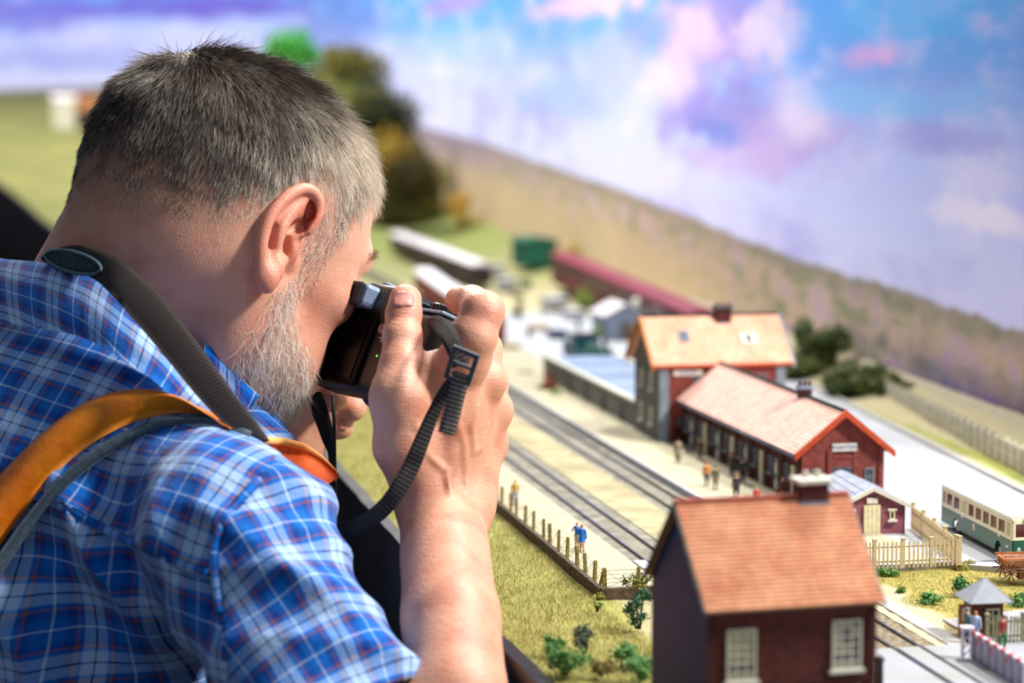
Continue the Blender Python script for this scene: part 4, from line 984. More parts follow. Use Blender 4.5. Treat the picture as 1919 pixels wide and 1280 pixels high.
figurine('figurine in a pale blue shirt beside the open hut door', tuple(G(1828, 1206, .0003)), 150, .0190, dict(stride=.02), '#a9bdde', '#8fa3c4', hair='#b8744a')
figurine('figurine in red top and green trousers walking behind the crossing gate', tuple(G(1879, 1216, .0008)), 250, .0195, dict(stride=.09, hair=1), '#8d3230', '#2c6a3c', hair='#5a2c20')

# -------- green and cream bus
m_bgreen = mat('bus_green', '#0a5640', .3, .06, 60, spec=.6); m_bcream = mat('bus_cream', '#ece6c8', .35, .04, 60, spec=.5); m_broof = mat('bus_white_roof', '#f0efe2', .45, .03, 60)
m_bmar = mat('maroon_interior_glass', '#5a1c20', .15, .25, 120, spec=.8); m_tyre = mat('black_tyre', '#17171a', .8); m_hub = mat('grey_hub', '#b9bdc4', .35, metal=.6)
b0, b1 = G(1764, 987, .003), G(1893, 1056, .003); dv = (b1 - b0)[:2]; ang = math.atan2(dv[1], dv[0])
bl_, bw, bh = .137, .0285, .0330
bus = thing('bus', 'vintage green and cream bus with a white roof parked beside the picket fence', 'bus', (b0[0], b0[1], GZ + .003), ang)   # x: rear -> front, y: towards its far side
wa = [(.030, .0062), (.112, .0062)]
def side_poly():
    pts = [(0, .0042)]
    for cx, r in wa: pts += [(cx - r * math.cos(a), .0042 + r * math.sin(a) * 1.15) for a in np.linspace(0, math.pi, 11)]
    return pts + [(bl_, .0042), (bl_, .0158), (0, .0158)]
for y in (0, bw - .0012): MB().extr([(p[0], y, p[1]) for p in side_poly()], (0, .0012, 0)).build('side_panel', m_bgreen, bus)
for x, nm in ((.0006, 'rear_panel'), (bl_ - .0006, 'front_panel')): MB().box((x, bw / 2, .0100), (.0012, bw, .0116)).build(nm, m_bgreen, bus, bevel=.0004)
MB().box((bl_ / 2, bw / 2, .0140), (bl_ - .003, bw - .003, .0030)).build('chassis', m_dark, bus)
up = MB(); zt, zb = .0285, .0158
cols_ = [.0, .009, .0235, .038, .0530, .0665, .0810, .0955, .1100, .1250, bl_]
up.box((bl_ / 2, .0006, .0170), (bl_, .0012, .0024)).box((bl_ / 2, bw - .0006, .0170), (bl_, .0012, .0024)).box((bl_ / 2, .0006, .0278), (bl_, .0012, .0026)).box((bl_ / 2, bw - .0006, .0278), (bl_, .0012, .0026))
for x in cols_: up.box((min(max(x, .0016), bl_ - .0016), .0006, .0222), (.0032, .0012, .0090)); up.box((min(max(x, .0016), bl_ - .0016), bw - .0006, .0222), (.0032, .0012, .0090))
for x in (.0006, bl_ - .0006): up.box((x, bw / 2, .0168), (.0012, bw, .0020)).box((x, bw / 2, .0278), (.0012, bw, .0026)).box((x, .0012, .0222), (.0012, .0024, .0090)).box((x, bw - .0012, .0222), (.0012, .0024, .0090)).box((x, bw / 2, .0222), (.0012, .0009, .0090))
up.build('body_frame', m_bcream, bus)
rf = []; nx_ = 12
for i in range(nx_ + 1):
    a = math.pi * i / nx_; rf.append((bw / 2 - (bw / 2 + .0003) * np.sign(math.cos(a)) * abs(math.cos(a)) ** .55, .0290 + .0042 * math.sin(a) ** .7))
mbr = MB().extr([(.0002, y, z) for y, z in rf], (bl_ - .0004, 0, 0)); mbr.build('roof', m_broof, bus)
for i in range(len(cols_) - 1):
    x0, x1 = cols_[i] + .0016, cols_[i + 1] - .0016
    m = m_bcream if i in (3, 9) else m_bmar
    for y in (.0009, bw - .0009):
        w_ = MB().box(((x0 + x1) / 2, y, .0222), (x1 - x0, .0004, .0088)).build('window', m, bus)
    if i in (3, 9):
        for dx in (-.0022, .0022): MB().box(((x0 + x1) / 2 + dx, .0004, .0222), (.0028, .0005, .0076)).build('door_pane', m_cream, bus)
for y in (bw * .27, bw * .73):
    MB().box((bl_ - .0003, y, .0224), (.0005, bw * .40, .0086)).build('windscreen', m_bmar, bus); MB().box((.0003, y, .0224), (.0005, bw * .36, .0080)).build('rear_window', m_bmar, bus)
MB().box((bl_ + .0004, bw / 2, .0292), (.0012, .013, .0022)).build('destination_box', m_bcream, bus, bevel=.0002)
MB().box((bl_ + .0011, bw / 2, .0292), (.0003, .010, .0013)).build('destination_blind', m_dark, bus)
MB().tube([(bl_ + .0006, bw * .36, .0180), (bl_ + .0008, bw * .30, .0235)], .00022, 5).tube([(bl_ + .0006, bw * .72, .0180), (bl_ + .0008, bw * .66, .0235)], .00022, 5).build('wiper', m_bcream, bus)
for y in (.0045, bw - .0045): MB().lathe((bl_, y, .0095), (1, 0, 0), [(.0016, 0), (.0016, .0006), (.0008, .0009)], 12).build('headlight', m_hub, bus, smooth=True)
MB().box((bl_ + .0004, bw / 2, .0052), (.0014, bw, .0020)).build('bumper', m_bgreen, bus, bevel=.0003); MB().box((-.0004, bw / 2, .0052), (.0014, bw, .0020)).build('bumper', m_bgreen, bus, bevel=.0003)
for cx, r in wa:
    for y in (.0016, bw - .0036):
        wv = MB().lathe((cx, y, .0046), (0, 1, 0), [(.0036, 0), (.0046, .0004), (.0046, .0016), (.0036, .002)], 20).build('wheel', m_tyre, bus, smooth=True)
        MB().lathe((cx, y - .0003 if y < .01 else y + .0017, .0046), (0, 1, 0), [(.0022, 0), (.0026, .0002), (.0026, .0006)], 14).build('hub', m_hub, wv, smooth=True)
em = MB().lathe((.066, -.0003, .0118), (0, 1, 0), [(.0022, 0), (.0024, .0001), (.0024, .0003)], 20).build('emblem', m_broof, bus)
MB().lathe((.066, -.0005, .0118), (0, 1, 0), [(.0016, 0), (.0016, .0002)], 18).build('emblem_disc', mat('emblem_pink', '#c9a0a8', .5), em)
MB().box((.066, -.0006, .0118), (.0022, .0002, .0008)).build('emblem_bar', m_broof, em)
for x, z in ((.0435, .0150), (.1135, .0150), (.1290, .0105)): MB().box((x, -.0002, z), (.004, .0004, .0010)).build('side_light', m_broof, bus)
MB().box((bl_ / 2, -.0002, .0162), (bl_, .0004, .0007)).build('trim_line', m_bcream, bus)

# -------- farm cart
m_cart = mat('cart_red_brown', '#7a4034', .7, .2, 300, .3, 1500); m_cartb = mat('cart_tan_boards', '#b8836a', .75, .15, 300, .3, 1500); m_cartt = mat('cart_orange_rim', '#b8672c', .7, .2, 200)
c0_ = G(1895, 1098, .0); ct = thing('farm_cart', 'red-brown tipping farm cart with large spoked wheels on the sandy lane', 'cart', (c0_[0], c0_[1], GZ + .0006), math.radians(4))
def wheel(x, y, r):
    w = MB().lathe((x, y - .0008, r), (0, 1, 0), [(r * .80, 0), (r, 0), (r, .0018), (r * .80, .0018), (r * .80, 0)], 28).build('wheel', m_cart, ct)
    hb = MB().lathe((x, y - .0018, r), (0, 1, 0), [(.0009, 0), (.0012, .0006), (.0012, .0028), (.0008, .0034)], 12).build('hub', m_cart, w, smooth=True)
    for k in range(10):
        a = 2 * math.pi * k / 10; MB().tube([(x + .001 * math.cos(a), y, r + .001 * math.sin(a)), (x + r * .88 * math.cos(a), y, r + r * .88 * math.sin(a))], .00045, 5).build('spoke', m_cart, w)
for y in (0, .020): wheel(.0, y, .0078); wheel(.034, y, .0062)
MB().tube([(0, -.001, .0078), (0, .021, .0078)], .0005, 6).build('axle', m_cart, ct); MB().tube([(.034, -.001, .0062), (.034, .021, .0062)], .0005, 6).build('axle', m_cart, ct)
for k in range(5): MB().box((.018, .004 + k * .0030, .0102), (.040, .0028, .0007)).build('floor_board', m_cart, ct)
for sgn, y in ((-1, .0015), (1, .0185)):
    for k in range(3): MB().box((.018, y + sgn * (.0004 + k * .0009), .0112 + k * .0019), (.042 + k * .001, .0006, .0018), X=(1, 0, 0), Y=nrm(V3(0, .9, -sgn * .42))).build('side_board', m_cartb, ct)
    MB().box((.018, y + sgn * .0030, .0166), (.046, .0008, .0008)).build('rim_rail', m_cartt, ct)
MB().box((-.0028, .010, .0135), (.0007, .019, .0062), X=nrm(V3(.9, 0, .42)), Y=(0, 1, 0)).build('tail_board', m_cartt, ct)
MB().box((.0388, .010, .0135), (.0007, .019, .0062), X=nrm(V3(.9, 0, -.42)), Y=(0, 1, 0)).build('front_board', m_cartt, ct)
MB().box((.010, .002, .0062), (.010, .007, .0050)).build('tool_box', m_brownwood, ct)
for y in (.006, .014): MB().tube([(.010, y, .0070), (.020, y - .012, .0010)], .0004, 5).build('shaft', mat('green_shaft', '#5fa07a', .6), ct)

# -------- wagons, train and engine in the goods yard (far out of focus)
m_wred = mat('wagon_red_brown', '#8a3a26', .7, .15, 60); m_wdark = mat('wagon_dark_brown', '#3a2622', .7, .15, 60); m_wroof = mat('wagon_pale_roof', '#d9d3d6', .7, .08, 60); m_wgreen = mat('wagon_dark_green', '#0e5a48', .6, .15, 60)
m_maroon = mat('coach_maroon', '#5a1422', .6, .12, 60); m_mroof = mat('coach_crimson_roof', '#7a2438', .6, .1, 60); m_bogie = mat('black_running_gear', '#16130f', .7); m_teal = mat('engine_teal', '#145a6e', .45, .1, 60, spec=.5); m_dgreen = mat('engine_dark_green', '#12493c', .45, .1, 60)
def wagon(label, p, rot, ln, body, roof, grp=None, w=.030, h=.026, coach=False):
    r = thing('railway_coach' if coach else 'goods_wagon', label, 'railway coach' if coach else 'wagon', tuple(p), rot, grp)   # y along
    MB().box((0, 0, .0070), (w * .8, ln * .96, .0026)).build('underframe', m_bogie, r)
    MB().box((0, 0, .0083 + h / 2), (w, ln, h)).build('body', body, r, bevel=.0008)
    pr = [(w * .53 * math.cos(a), .0083 + h + .0058 * math.sin(a)) for a in np.linspace(0, math.pi, 9)]
    MB().extr([(x, -ln * .51, z) for x, z in pr], (0, ln * 1.02, 0)).build('roof', roof, r)
    for y in (-ln * .34, ln * .34):
        for x in (-.0085, .0085): MB().lathe((x - .0008, y, .0048), (1, 0, 0), [(.0045, 0), (.0048, .0004), (.0048, .0016)], 14).build('wheel', m_bogie, r)
    for s in (-1, 1):
        if coach:
            for k in range(8): MB().box((s * w / 2, -ln * .42 + ln * .12 * k, .0083 + h * .66), (.0008, ln * .07, h * .34)).build('window', m_dark, r)
        else:
            MB().box((s * w / 2, 0, .0083 + h * .48), (.0016, ln * .26, h * .86)).build('door', body, r)
            for k in (-2, -1, 1, 2): MB().box((s * w / 2, ln * .115 * k * 1.6, .0083 + h * .5), (.0012, .0012, h * .96)).build('body_rib', m_bogie, r)
    for s in (-1, 1): MB().box((0, s * (ln / 2 + .002), .0080), (w * .7, .004, .0016)).build('buffer_beam', m_bogie, r)
    return r
def row(a, b, names, ln, body, roof, grp=None, coach=False, w=.030, h=.026):
    d = (b - a)[:2]; rot = math.atan2(d[1], d[0]) - math.pi / 2; u = nrm(np.r_[d, 0])
    for k, nm in enumerate(names): wagon(nm, a + u * (ln * .5 + k * (ln + .006)), rot, ln, body, roof, grp, w, h, coach)
a, b = G(925, 652, .0015), G(748, 515, .0015)
row(a, b, ['red-brown goods wagon at the near end of the row, right of the raised finger', 'red-brown pale-roofed goods wagon, second of the row, hidden behind the fingers', 'red-brown pale-roofed goods wagon seen between thumb and finger', 'red-brown pale-roofed goods wagon above the camera top', 'red-brown pale-roofed goods wagon just right of the forehead, above the viewfinder', 'red-brown pale-roofed goods wagon, hindmost of the lower row'], .118, m_wred, m_wroof)
a, b = G(905, 540, .0015), G(700, 455, .0015)
row(a, b, ['red-ended dark goods wagon at the near end of the upper row', 'dark pale-roofed goods wagon, second of the upper row', 'dark goods wagon in the middle of the upper row', 'dark goods wagon left of the middle of the upper row', 'dark goods wagon at the forehead, upper row', 'dark goods wagon hindmost of the upper row'], .125, m_wdark, m_wroof)
wagon('single dark green covered wagon standing alone in front of the tan hills', G(1002, 506, .002), math.radians(20), .075, m_wgreen, m_wgreen, w=.055, h=.042)
a, b = G(1320, 668, .0035), G(1085, 552, .0035)
row(a, b, ['maroon coach nearest the tall station roof', 'maroon coach second from the tall station roof', 'maroon coach third from the tall station roof', 'maroon coach at the far end of the dark red train'], .235, m_maroon, m_mroof, None, True, .036, .040)
# steam engine
pe = G(1140, 700, .002); eg = thing('steam_engine', 'blurred teal and dark green steam engine left of the tall station house', 'locomotive', (pe[0], pe[1], pe[2]), math.radians(17))
MB().box((0, .055, .0085), (.024, .125, .003)).build('footplate', m_dgreen, eg)
MB().lathe((0, -.004, .0190), (0, 1, 0), [(.006, 0), (.0085, .001), (.0088, .01), (.0088, .068), (.009, .07)], 20).build('boiler', m_dgreen, eg, smooth=True)
MB().box((0, .081, .0215), (.026, .024, .024)).build('cab', m_teal, eg, bevel=.0006); MB().box((0, .081, .0345), (.029, .028, .0022)).build('cab_roof', m_bogie, eg, bevel=.0008)
for s in (-1, 1): MB().box((s * .0132, .080, .0260), (.0006, .010, .009)).build('cab_window', m_dark, eg); MB().box((s * .0105, .040, .0150), (.004, .05, .009)).build('side_tank', m_teal, eg)
MB().lathe((0, .010, .0270), (0, 0, 1), [(.0028, 0), (.0024, .008), (.0032, .009), (.0030, .0100)], 14).build('chimney', m_bogie, eg, smooth=True)
MB().lathe((0, .040, .0265), (0, 0, 1), [(.0040, 0), (.0038, .004), (.0015, .0062)], 14).build('dome', m_teal, eg, smooth=True)
for y in (.006, .026, .046, .072, .098):
    for s in (-1, 1): MB().lathe((s * .0095, y, .0070 if y < .06 else .0055), (1, 0, 0), [(.0062 if y < .06 else .0045, 0), (.0066 if y < .06 else .005, .0004), (.0062 if y < .06 else .0045, .0014)], 16).build('wheel', m_bogie, eg)
MB().box((0, -.010, .0088), (.024, .003, .004)).build('buffer_beam', m_wred, eg)
MB().box((0, .110, .0170), (.024, .026, .014)).build('tender', m_teal, eg, bevel=.0006)
# goods shed and clutter
gs = thing('goods_shed', 'grey-blue goods shed with pale roof below the dark red train', 'shed', tuple(G(1135, 640, .002)), R12)
m_gsh = mat('greyblue_boards', '#8794a6', .8, .1, 60)
gable_walls(gs, .052, .07, .032, .044, (m_gsh,) * 4, 'y')
for s in (0, 1): roof_tiles(gs, (-.003 if s == 0 else .055, -.003, .0305), (-.003 if s == 0 else .055, .073, .0305), (.026, .073, .0455), (.026, -.003, .0455), 4, 8, m_wroof, th=.001)
MB().box((.026, -.0006, .012), (.016, .0012, .024)).build('door', m_grey_wall, gs)
tk = thing('water_tank', 'white round water tank beside the grey-blue goods shed', 'tank', tuple(G(1205, 622, .002)), 0)
MB().lathe((0, 0, .018), (0, 0, 1), [(.013, 0), (.014, .001), (.014, .022), (.013, .0235), (.004, .027)], 20).build('drum', m_white, tk, smooth=True)
for k in range(4): a = math.pi / 4 + k * math.pi / 2; MB().tube([(.010 * math.cos(a), .010 * math.sin(a), 0), (.010 * math.cos(a), .010 * math.sin(a), .019)], .0012, 6).build('leg', m_dark, tk)
hf = thing('hillside_cottage', 'tiny white cottage on the slope of the tan painted hills', 'house', tuple(G(1188, 500, .01)), R12)
gable_walls(hf, .034, .04, .032, .046, (m_white,) * 4, 'x'); roof_tiles(hf, (-.003, -.003, .0305), (.037, -.003, .0305), (.037, .02, .0475), (-.003, .02, .0475), 4, 6, m_quoin, th=.001); roof_tiles(hf, (.037, .043, .0305), (-.003, .043, .0305), (-.003, .02, .0475), (.037, .02, .0475), 4, 6, m_quoin, th=.001)
def crate(label, px, py, d, m, cat='crate', rot=.3, name='crate'):
    r = thing(name, label, cat, tuple(G(px, py, -.001)), rot); w_, l_, h_ = d
    MB().box((0, 0, h_ / 2), (w_, l_, h_)).build('box', m, r, bevel=.0006)
    for z in (h_ * .2, h_ * .8): MB().box((0, 0, z), (w_ * 1.04, l_ * 1.04, h_ * .10)).build('batten', m_twig if m is not m_twig else m_white, r)
    return r
m_tarp = mat('white_tarpaulin', '#b4b6b8', .8, .05, 60); m_cr = mat('pale_wood_crate', '#c9b48c', .8, .1, 60); m_cb = mat('dark_blue_load', '#2a3a5c', .7, .1, 60)
for lb, px, py, d, m in [('white tarpaulin-covered load between the engine and the green bush', 1040, 585, (.03, .04, .022), m_tarp), ('wide white load beside the white tarpaulin-covered load', 1075, 605, (.024, .03, .018), m_tarp), ('white crate right of the bent finger in the goods yard', 950, 545, (.024, .03, .020), m_tarp),
        ('dark blue load on the ground left of the steam engine', 1045, 640, (.020, .026, .014), m_cb), ('pale wooden crate on the yard just right of the knuckles', 960, 660, (.016, .02, .010), m_cr), ('pale stack on the ground before the white tarpaulin-covered load', 1010, 625, (.022, .018, .012), m_cr),
        ('teal crate right of the near red wagon', 985, 540, (.014, .016, .012), m_wgreen), ('white stack close to the end of the upper wagon row', 925, 520, (.03, .03, .022), m_tarp), ('pale wooden crate left of the reddish bush', 985, 705, (.012, .02, .007), m_cr)]:
    crate(lb, px, py, d, m, 'load' if 'load' in lb or 'stack' in lb else 'crate')
for lb, px, py, top in [('dark green blurred figurine beside the slim dark tree', 992, 640, '#3a4a34'), ('blurred figurine in white near the white tarpaulin-covered load', 1018, 600, '#c9ccd0'), ('blurred blue figurine before the goods shed', 1085, 628, '#3a5a8c'), ('reddish blurred figurine at the far end of the station platform', 1028, 728, '#a8543e')]:
    figurine(lb, tuple(G(px, py, -.002)), 150, .0205, dict(stride=.04), top, '#4a463c')
# brown fence left of the annex
wf = thing('board_fence', 'short orange-brown board fence between the annex and the steam engine', 'fence', tuple(G(1122, 756, .003)), math.atan2(*(G(1070, 712) - G(1122, 756))[[1, 0]]))
ln = float(np.linalg.norm((G(1070, 712) - G(1122, 756))[:2])); nb_ = int(ln / .0075)
for k in range(nb_): MB().box((ln * (k + .5) / nb_, 0, .0085 * RNG.uniform(.92, 1.08)), (ln / nb_ * .9, .0012, .017)).build('board', m_orangewood, wf)
for z in (.004, .013): MB().box((ln / 2, .0011, z), (ln, .001, .0014)).build('rail', m_brownwood, wf)
# farmhouse on the far left slope
pf = P(100, 243, 6.0); fh = thing('farmhouse', 'blurred farmhouse with white end and brown roof on the far left slope', 'house', (pf[0], pf[1], pf[2]), math.radians(8))
m_brf = mat('brown_thatch', '#8a5a34', .9, .15, 30)
MB().box((.028, .03, .036), (.056, .06, .072)).build('white_wing', m_conc, fh); MB().box((.123, .03, .022), (.132, .07, .044)).build('dark_barn', m_dark, fh)
MB().extr([(.055, -.012, .044), (.055, .035, .086), (.055, .08, .044)], (.14, 0, 0)).build('barn_roof', m_brf, fh); MB().extr([(-.003, -.003, .072), (-.003, .03, .086), (-.003, .063, .072)], (.06, 0, 0)).build('wing_roof', m_wroof, fh)
# ================================================================ THE PHOTOGRAPHER
FH = nrm(V3(.73, .68, 0)); TH = math.radians(29); HS = .93
Fh = FH * math.cos(TH) + V3(0, 0, -math.sin(TH)); Uh = FH * math.sin(TH) + V3(0, 0, math.cos(TH)); Rh = V3(FH[1], -FH[0], 0)
E0 = P(545, 455, 1.50); H0 = E0 - .0665 * Rh; HA = np.stack([Fh, Uh, Rh])
def hl(f, u, r): return H0 + (Fh * f + Uh * u + Rh * r) * HS
def tohl(p): return (p - f32(H0)) @ f32(HA).T / HS
# ear landmarks (rim, inner ridge) as 3-D curves
def ep(px, py, dd=0.): return P(px, py, 1.474 + (px - 490) / 110 * .028 + dd)
rim = [(541, 441, .010), (558, 440, .004), (577, 431, .000), (590, 413, -.001), (597, 393, -.001), (596, 374, -.001), (585, 358, -.001), (568, 354, -.001), (548, 362, -.001), (530, 377, -.001), (514, 396, -.001), (502, 417, -.001), (494, 442, -.001), (490, 468, -.001), (489, 492, .0), (490, 512, .001)]
rimp = crom([ep(*q) for q in rim], 3)
anti = [(566, 377, .004), (552, 392, .002), (538, 408, .001), (528, 426, .000), (521, 448, .000), (518, 470, .001), (520, 489, .003)]
antp = crom([ep(*q) for q in anti], 3)
def ear_sdf(p):
    d = None
    for i in range(len(rimp) - 1):
        e = cone(p, rimp[i], rimp[i + 1], .0037 if i > 5 else .0030); d = e if d is None else np.minimum(d, e)
    a = None
    for i in range(len(antp) - 1):
        e = cone(p, antp[i], antp[i + 1], .0041); a = e if a is None else np.minimum(a, e)
    d = smin(d, a, .003)
    # shell behind
    pl = None
    for i in range(4, len(rimp) - 1, 2):
        j = int(i / (len(rimp) - 1) * (len(antp) - 1)); q0 = rimp[i] + V3(0, .005, 0); q1 = antp[j] + V3(0, .0055, 0)
        e = cone(p, q0, q1, .0028); pl = e if pl is None else smin(pl, e, .004)
    for q in ((585, 372), (580, 400), (560, 375), (570, 415), (540, 425)):
        pl = smin(pl, cone(p, ep(*q, .009), ep(550, 392, .006), .0030), .004)
    d = smin(d, pl, .0025)
    lobe = smin(ell(p, ep(499, 525, -.002), (.0070, .0052, .0085)), ell(p, ep(510, 503, .0), (.0078, .0052, .0090)), .006)
    d = smin(d, lobe, .006)
    d = smin(d, ell(p, ep(526, 486, .002), (.0045, .004, .0045)), .004)          # antitragus
    d = smin(d, ell(p, ep(546, 466, .007), (.0048, .0045, .0080)), .004)         # tragus
    for q in ((545, 420, .016), (538, 455, .015), (530, 490, .015)):             # root behind the bowl
        d = smin(d, cone(p, ep(*q), ep(q[0] + 10, q[1] + 2, .036), .0075), .005)
    cav = smin(ell(p, ep(550, 425, .006), (.0095, .0078, .0046)), ell(p, ep(580, 400, .0040), (.0048, .0068, .0095)), .004)
    cav = smin(cav, ell(p, ep(533, 461, .005), (.0036, .0080, .0082)), .003)
    cav = smin(cav, cone(p, ep(513, 425, -.0005), ep(509, 460, .0), .0023), .002)
    return smax(d, -cav, .0018)
def head_sdf(p):
    q = tohl(p)
    def E(c, r): return ell(q, c, r)
    def C(a, b, ra, rb): return cone(q, a, b, ra, rb)
    d = E((-.015, .041, 0), (.100, .078, .077)); d = smin(d, E((.026, .044, 0), (.060, .060, .061)), .03)
    d = smin(d, E((-.055, .024, 0), (.058, .064, .064)), .03)
    d = smin(d, E((.045, .002, 0), (.050, .060, .0615)), .025); d = smin(d, E((.055, -.035, 0), (.040, .058, .050)), .02)
    for s in (-1, 1):
        d = smin(d, E((.060, -.012, s * .045), (.027, .017, .017)), .015)
        d = smin(d, C((.005, -.035, s * .052), (.018, -.068, s * .049), .019, .016), .02); d = smin(d, C((.018, -.066, s * .048), (.070, -.086, s * .016), .016, .017), .022)
        d = smin(d, E((.050, -.060, s * .034), (.034, .030, .024)), .02)
    d = smin(d, E((.080, -.086, 0), (.019, .019, .024)), .018); d = smin(d, E((.086, -.058, 0), (.022, .030, .030)), .02)
    d = smin(d, C((.083, .026, -.034), (.083, .026, .034), .0125, .0125), .014)
    for s in (-1, 1): d = smax(d, -E((.104, .006, s * .033), (.017, .012, .017)), .010)
    for s in (-1, 1): d = smin(d, E((.084, .005, s * .032), (.0135, .0125, .0150)), .004)
    d = smin(d, C((.096, .014, 0), (.118, -.028, 0), .008, .0105), .010); d = smin(d, E((.119, -.032, 0), (.012, .010, .0115)), .006)
    for s in (-1, 1): d = smin(d, E((.108, -.036, s * .011), (.010, .007, .007)), .005); d = smax(d, -E((.112, -.043, s * .0075), (.004, .004, .0032)), .002)
    d = smin(d, C((.104, -.055, -.016), (.104, -.055, .016), .0050, .0050), .005); d = smin(d, C((.103, -.066, -.015), (.103, -.066, .015), .0060, .0060), .005)
    d = smax(d, -C((.110, -.0605, -.022), (.110, -.0605, .022), .0012, .0012), .002)
    return d * HS
NK = P(225, 650, 1.575)
def neck_sdf(p):
    d = cone(p, hl(-.034, -.006, 0), NK, .0615, .068); d = smin(d, cone(p, hl(.022, -.062, 0), P(330, 740, 1.58), .036, .044), .03)
    for s in (-1, 1): d = smin(d, cone(p, hl(-.012, -.02, s * .052), P(400 if s > 0 else 300, 800, 1.50 if s > 0 else 1.62), .017, .013), .022)
    d = smin(d, cone(p, hl(-.062, .0, 0), P(190, 600, 1.585), .042, .050), .03)
    return d
def headneck(p):
    d = smin(head_sdf(p), neck_sdf(p), .022)
    return smin(d, ear_sdf(p), .0035)
# ---- right arm and hand
W0 = P(824, 945, 1.452)
MC = dict(i=P(868, 676, 1.437), m=P(903, 712, 1.462), r=P(915, 768, 1.478), p=P(905, 832, 1.482))
TB = P(748, 745, 1.428)
VEINS = []
def arm_sdf(p):
    d = cone(p, P(640, 1370, 1.30), P(868, 1478, 1.285), .034, .036)              # upper arm, hidden in the sleeve
    d = smin(d, chain(p, [P(868, 1478, 1.285), P(856, 1300, 1.308), P(845, 1160, 1.350), P(832, 1040, 1.400), W0], [.0325, .0252, .0243, .0226, .0218]), .02)
    d = smin(d, chain(p, [P(860, 1340, 1.308), P(846, 1160, 1.364), P(838, 1040, 1.420), P(832, 950, 1.463)], [.022, .0225, .0205, .0195]), .02)
    d = smin(d, ell(p, P(882, 962, 1.452), (.011, .013, .014)), .012)             # ulnar knuckle
    # back of the hand
    for k, r0, r1 in (('i', .0175, .0125), ('m', .017, .0125), ('r', .0165, .0125), ('p', .016, .0120)):
        st = W0 + V3(*{'i': (-.002, 0, .008), 'm': (.006, .004, .008), 'r': (.012, .006, .006), 'p': (.016, .008, .002)}[k])
        d = smin(d, cone(p, st, MC[k], r0, r1), .012)
    d = smin(d, chain(p, [P(800, 925, 1.446), P(757, 835, 1.430), TB], [.0185, .0180, .0155]), .014)
    d = smin(d, ell(p, P(812, 800, 1.452), (.026, .017, .034)), .015)
    d = smin(d, ell(p, P(835, 715, 1.452), (.020, .013, .020)), .012)
    for k in ('i', 'm', 'r', 'p'):                                                # knuckles and tendons
        d = smin(d, ell(p, MC[k] + V3(.004, -.004, 0), (.0115, .0105, .0115)), .006)
        a = W0 + V3(.004, -.017, .016); b = MC[k] + V3(.0, -.0115, -.004); d = smin(d, cone(p, a, b, .0022, .0022), .006)
    for vn in VEINS: d = smin(d, chain(p, vn, [.0007] * len(vn)), .0042)
    return d
def fingers_sdf(p):
    th = chain(p, [TB, P(752, 690, 1.437), P(754, 632, 1.450), P(757, 590, 1.458), P(760, 563, 1.464)], [.0160, .0132, .0110, .0108, .0100])
    th = smin(th, ell(p, P(755, 628, 1.449), (.0112, .0112, .009)), .004); th = smax(th, -cone(p, P(733, 615, 1.436), P(778, 611, 1.436), .0012), .002)
    ix = chain(p, [MC['i'], P(888, 630, 1.430), P(903, 590, 1.434)], [.0152, .0140, .0122]); ix = smin(ix, ell(p, P(908, 582, 1.434), (.0118, .0106, .0110)), .005)
    ix = smin(ix, chain(p, [P(903, 584, 1.436), P(885, 566, 1.458), P(861, 563, 1.474)], [.0115, .0100, .0088]), .005)
    md = chain(p, [MC['m'], P(905, 655, 1.478), P(880, 655, 1.515), P(850, 668, 1.530)], [.0125, .0120, .0098, .0085])
    rg = chain(p, [MC['r'], P(918, 720, 1.496), P(885, 715, 1.530), P(852, 720, 1.540)], [.0125, .0115, .0095, .0080])
    pk = chain(p, [MC['p'], P(912, 782, 1.502), P(880, 765, 1.530), P(852, 762, 1.538)], [.0120, .0105, .0085, .0072])
    return th, ix, md, rg, pk
def rarm(p):
    d = arm_sdf(p)
    th, ix, md, rg, pk = fingers_sdf(p)
    d = smin(d, th, .010); o = smin(np.minimum(np.minimum(ix, md), np.minimum(rg, pk)), d, .006); return o
_vp = [[(893, 762), (884, 800), (888, 840), (872, 880), (876, 925)], [(862, 742), (856, 790), (868, 830), (872, 880)], [(828, 742), (838, 790), (856, 800)], [(782, 800), (800, 850), (838, 885), (846, 930)], [(915, 800), (900, 840), (888, 845)]]
def _vein(v):
    o = []
    for x, y in v:
        dd = surfD(rarm, x, y, 1.34, 1.56, 260); o.append(P(x, y, (dd or 1.43) + .0006))
    return o
VEINS = [_vein(v) for v in _vp]
# ---- left hand under the lens, left forearm
LW = P(520, 850, 1.66)
def larm(p):
    d = chain(p, [P(300, 1150, 1.74), P(400, 1000, 1.70), LW], [.040, .036, .025]); d = smin(d, cone(p, LW, P(560, 770, 1.665), .024, .026), .02)
    d = smin(d, cone(p, LW, P(590, 750, 1.655), .020, .018), .015)
    fs = [chain(p, [P(585, 735, 1.645), P(610, 725, 1.632), P(622, 742, 1.612)], [.014, .0128, .0112]),      # thumb
          chain(p, [P(595, 745, 1.68), P(640, 735, 1.675), P(664, 752, 1.655)], [.013, .0115, .0095]),
          chain(p, [P(600, 770, 1.68), P(640, 765, 1.672), P(662, 765, 1.650)], [.013, .0110, .0092]),
          chain(p, [P(600, 790, 1.68), P(630, 778, 1.668), P(640, 800, 1.655)], [.012, .0105, .0085]),
          chain(p, [P(590, 805, 1.68), P(600, 770, 1.69), P(630, 760, 1.69)], [.011, .0095, .0080])]
    o = fs[0]
    for e in fs[1:]: o = smin(o, e, .0025)
    return smin(o, d, .010)
BODY = lambda p: np.minimum(np.minimum(headneck(p), rarm(p)), larm(p))

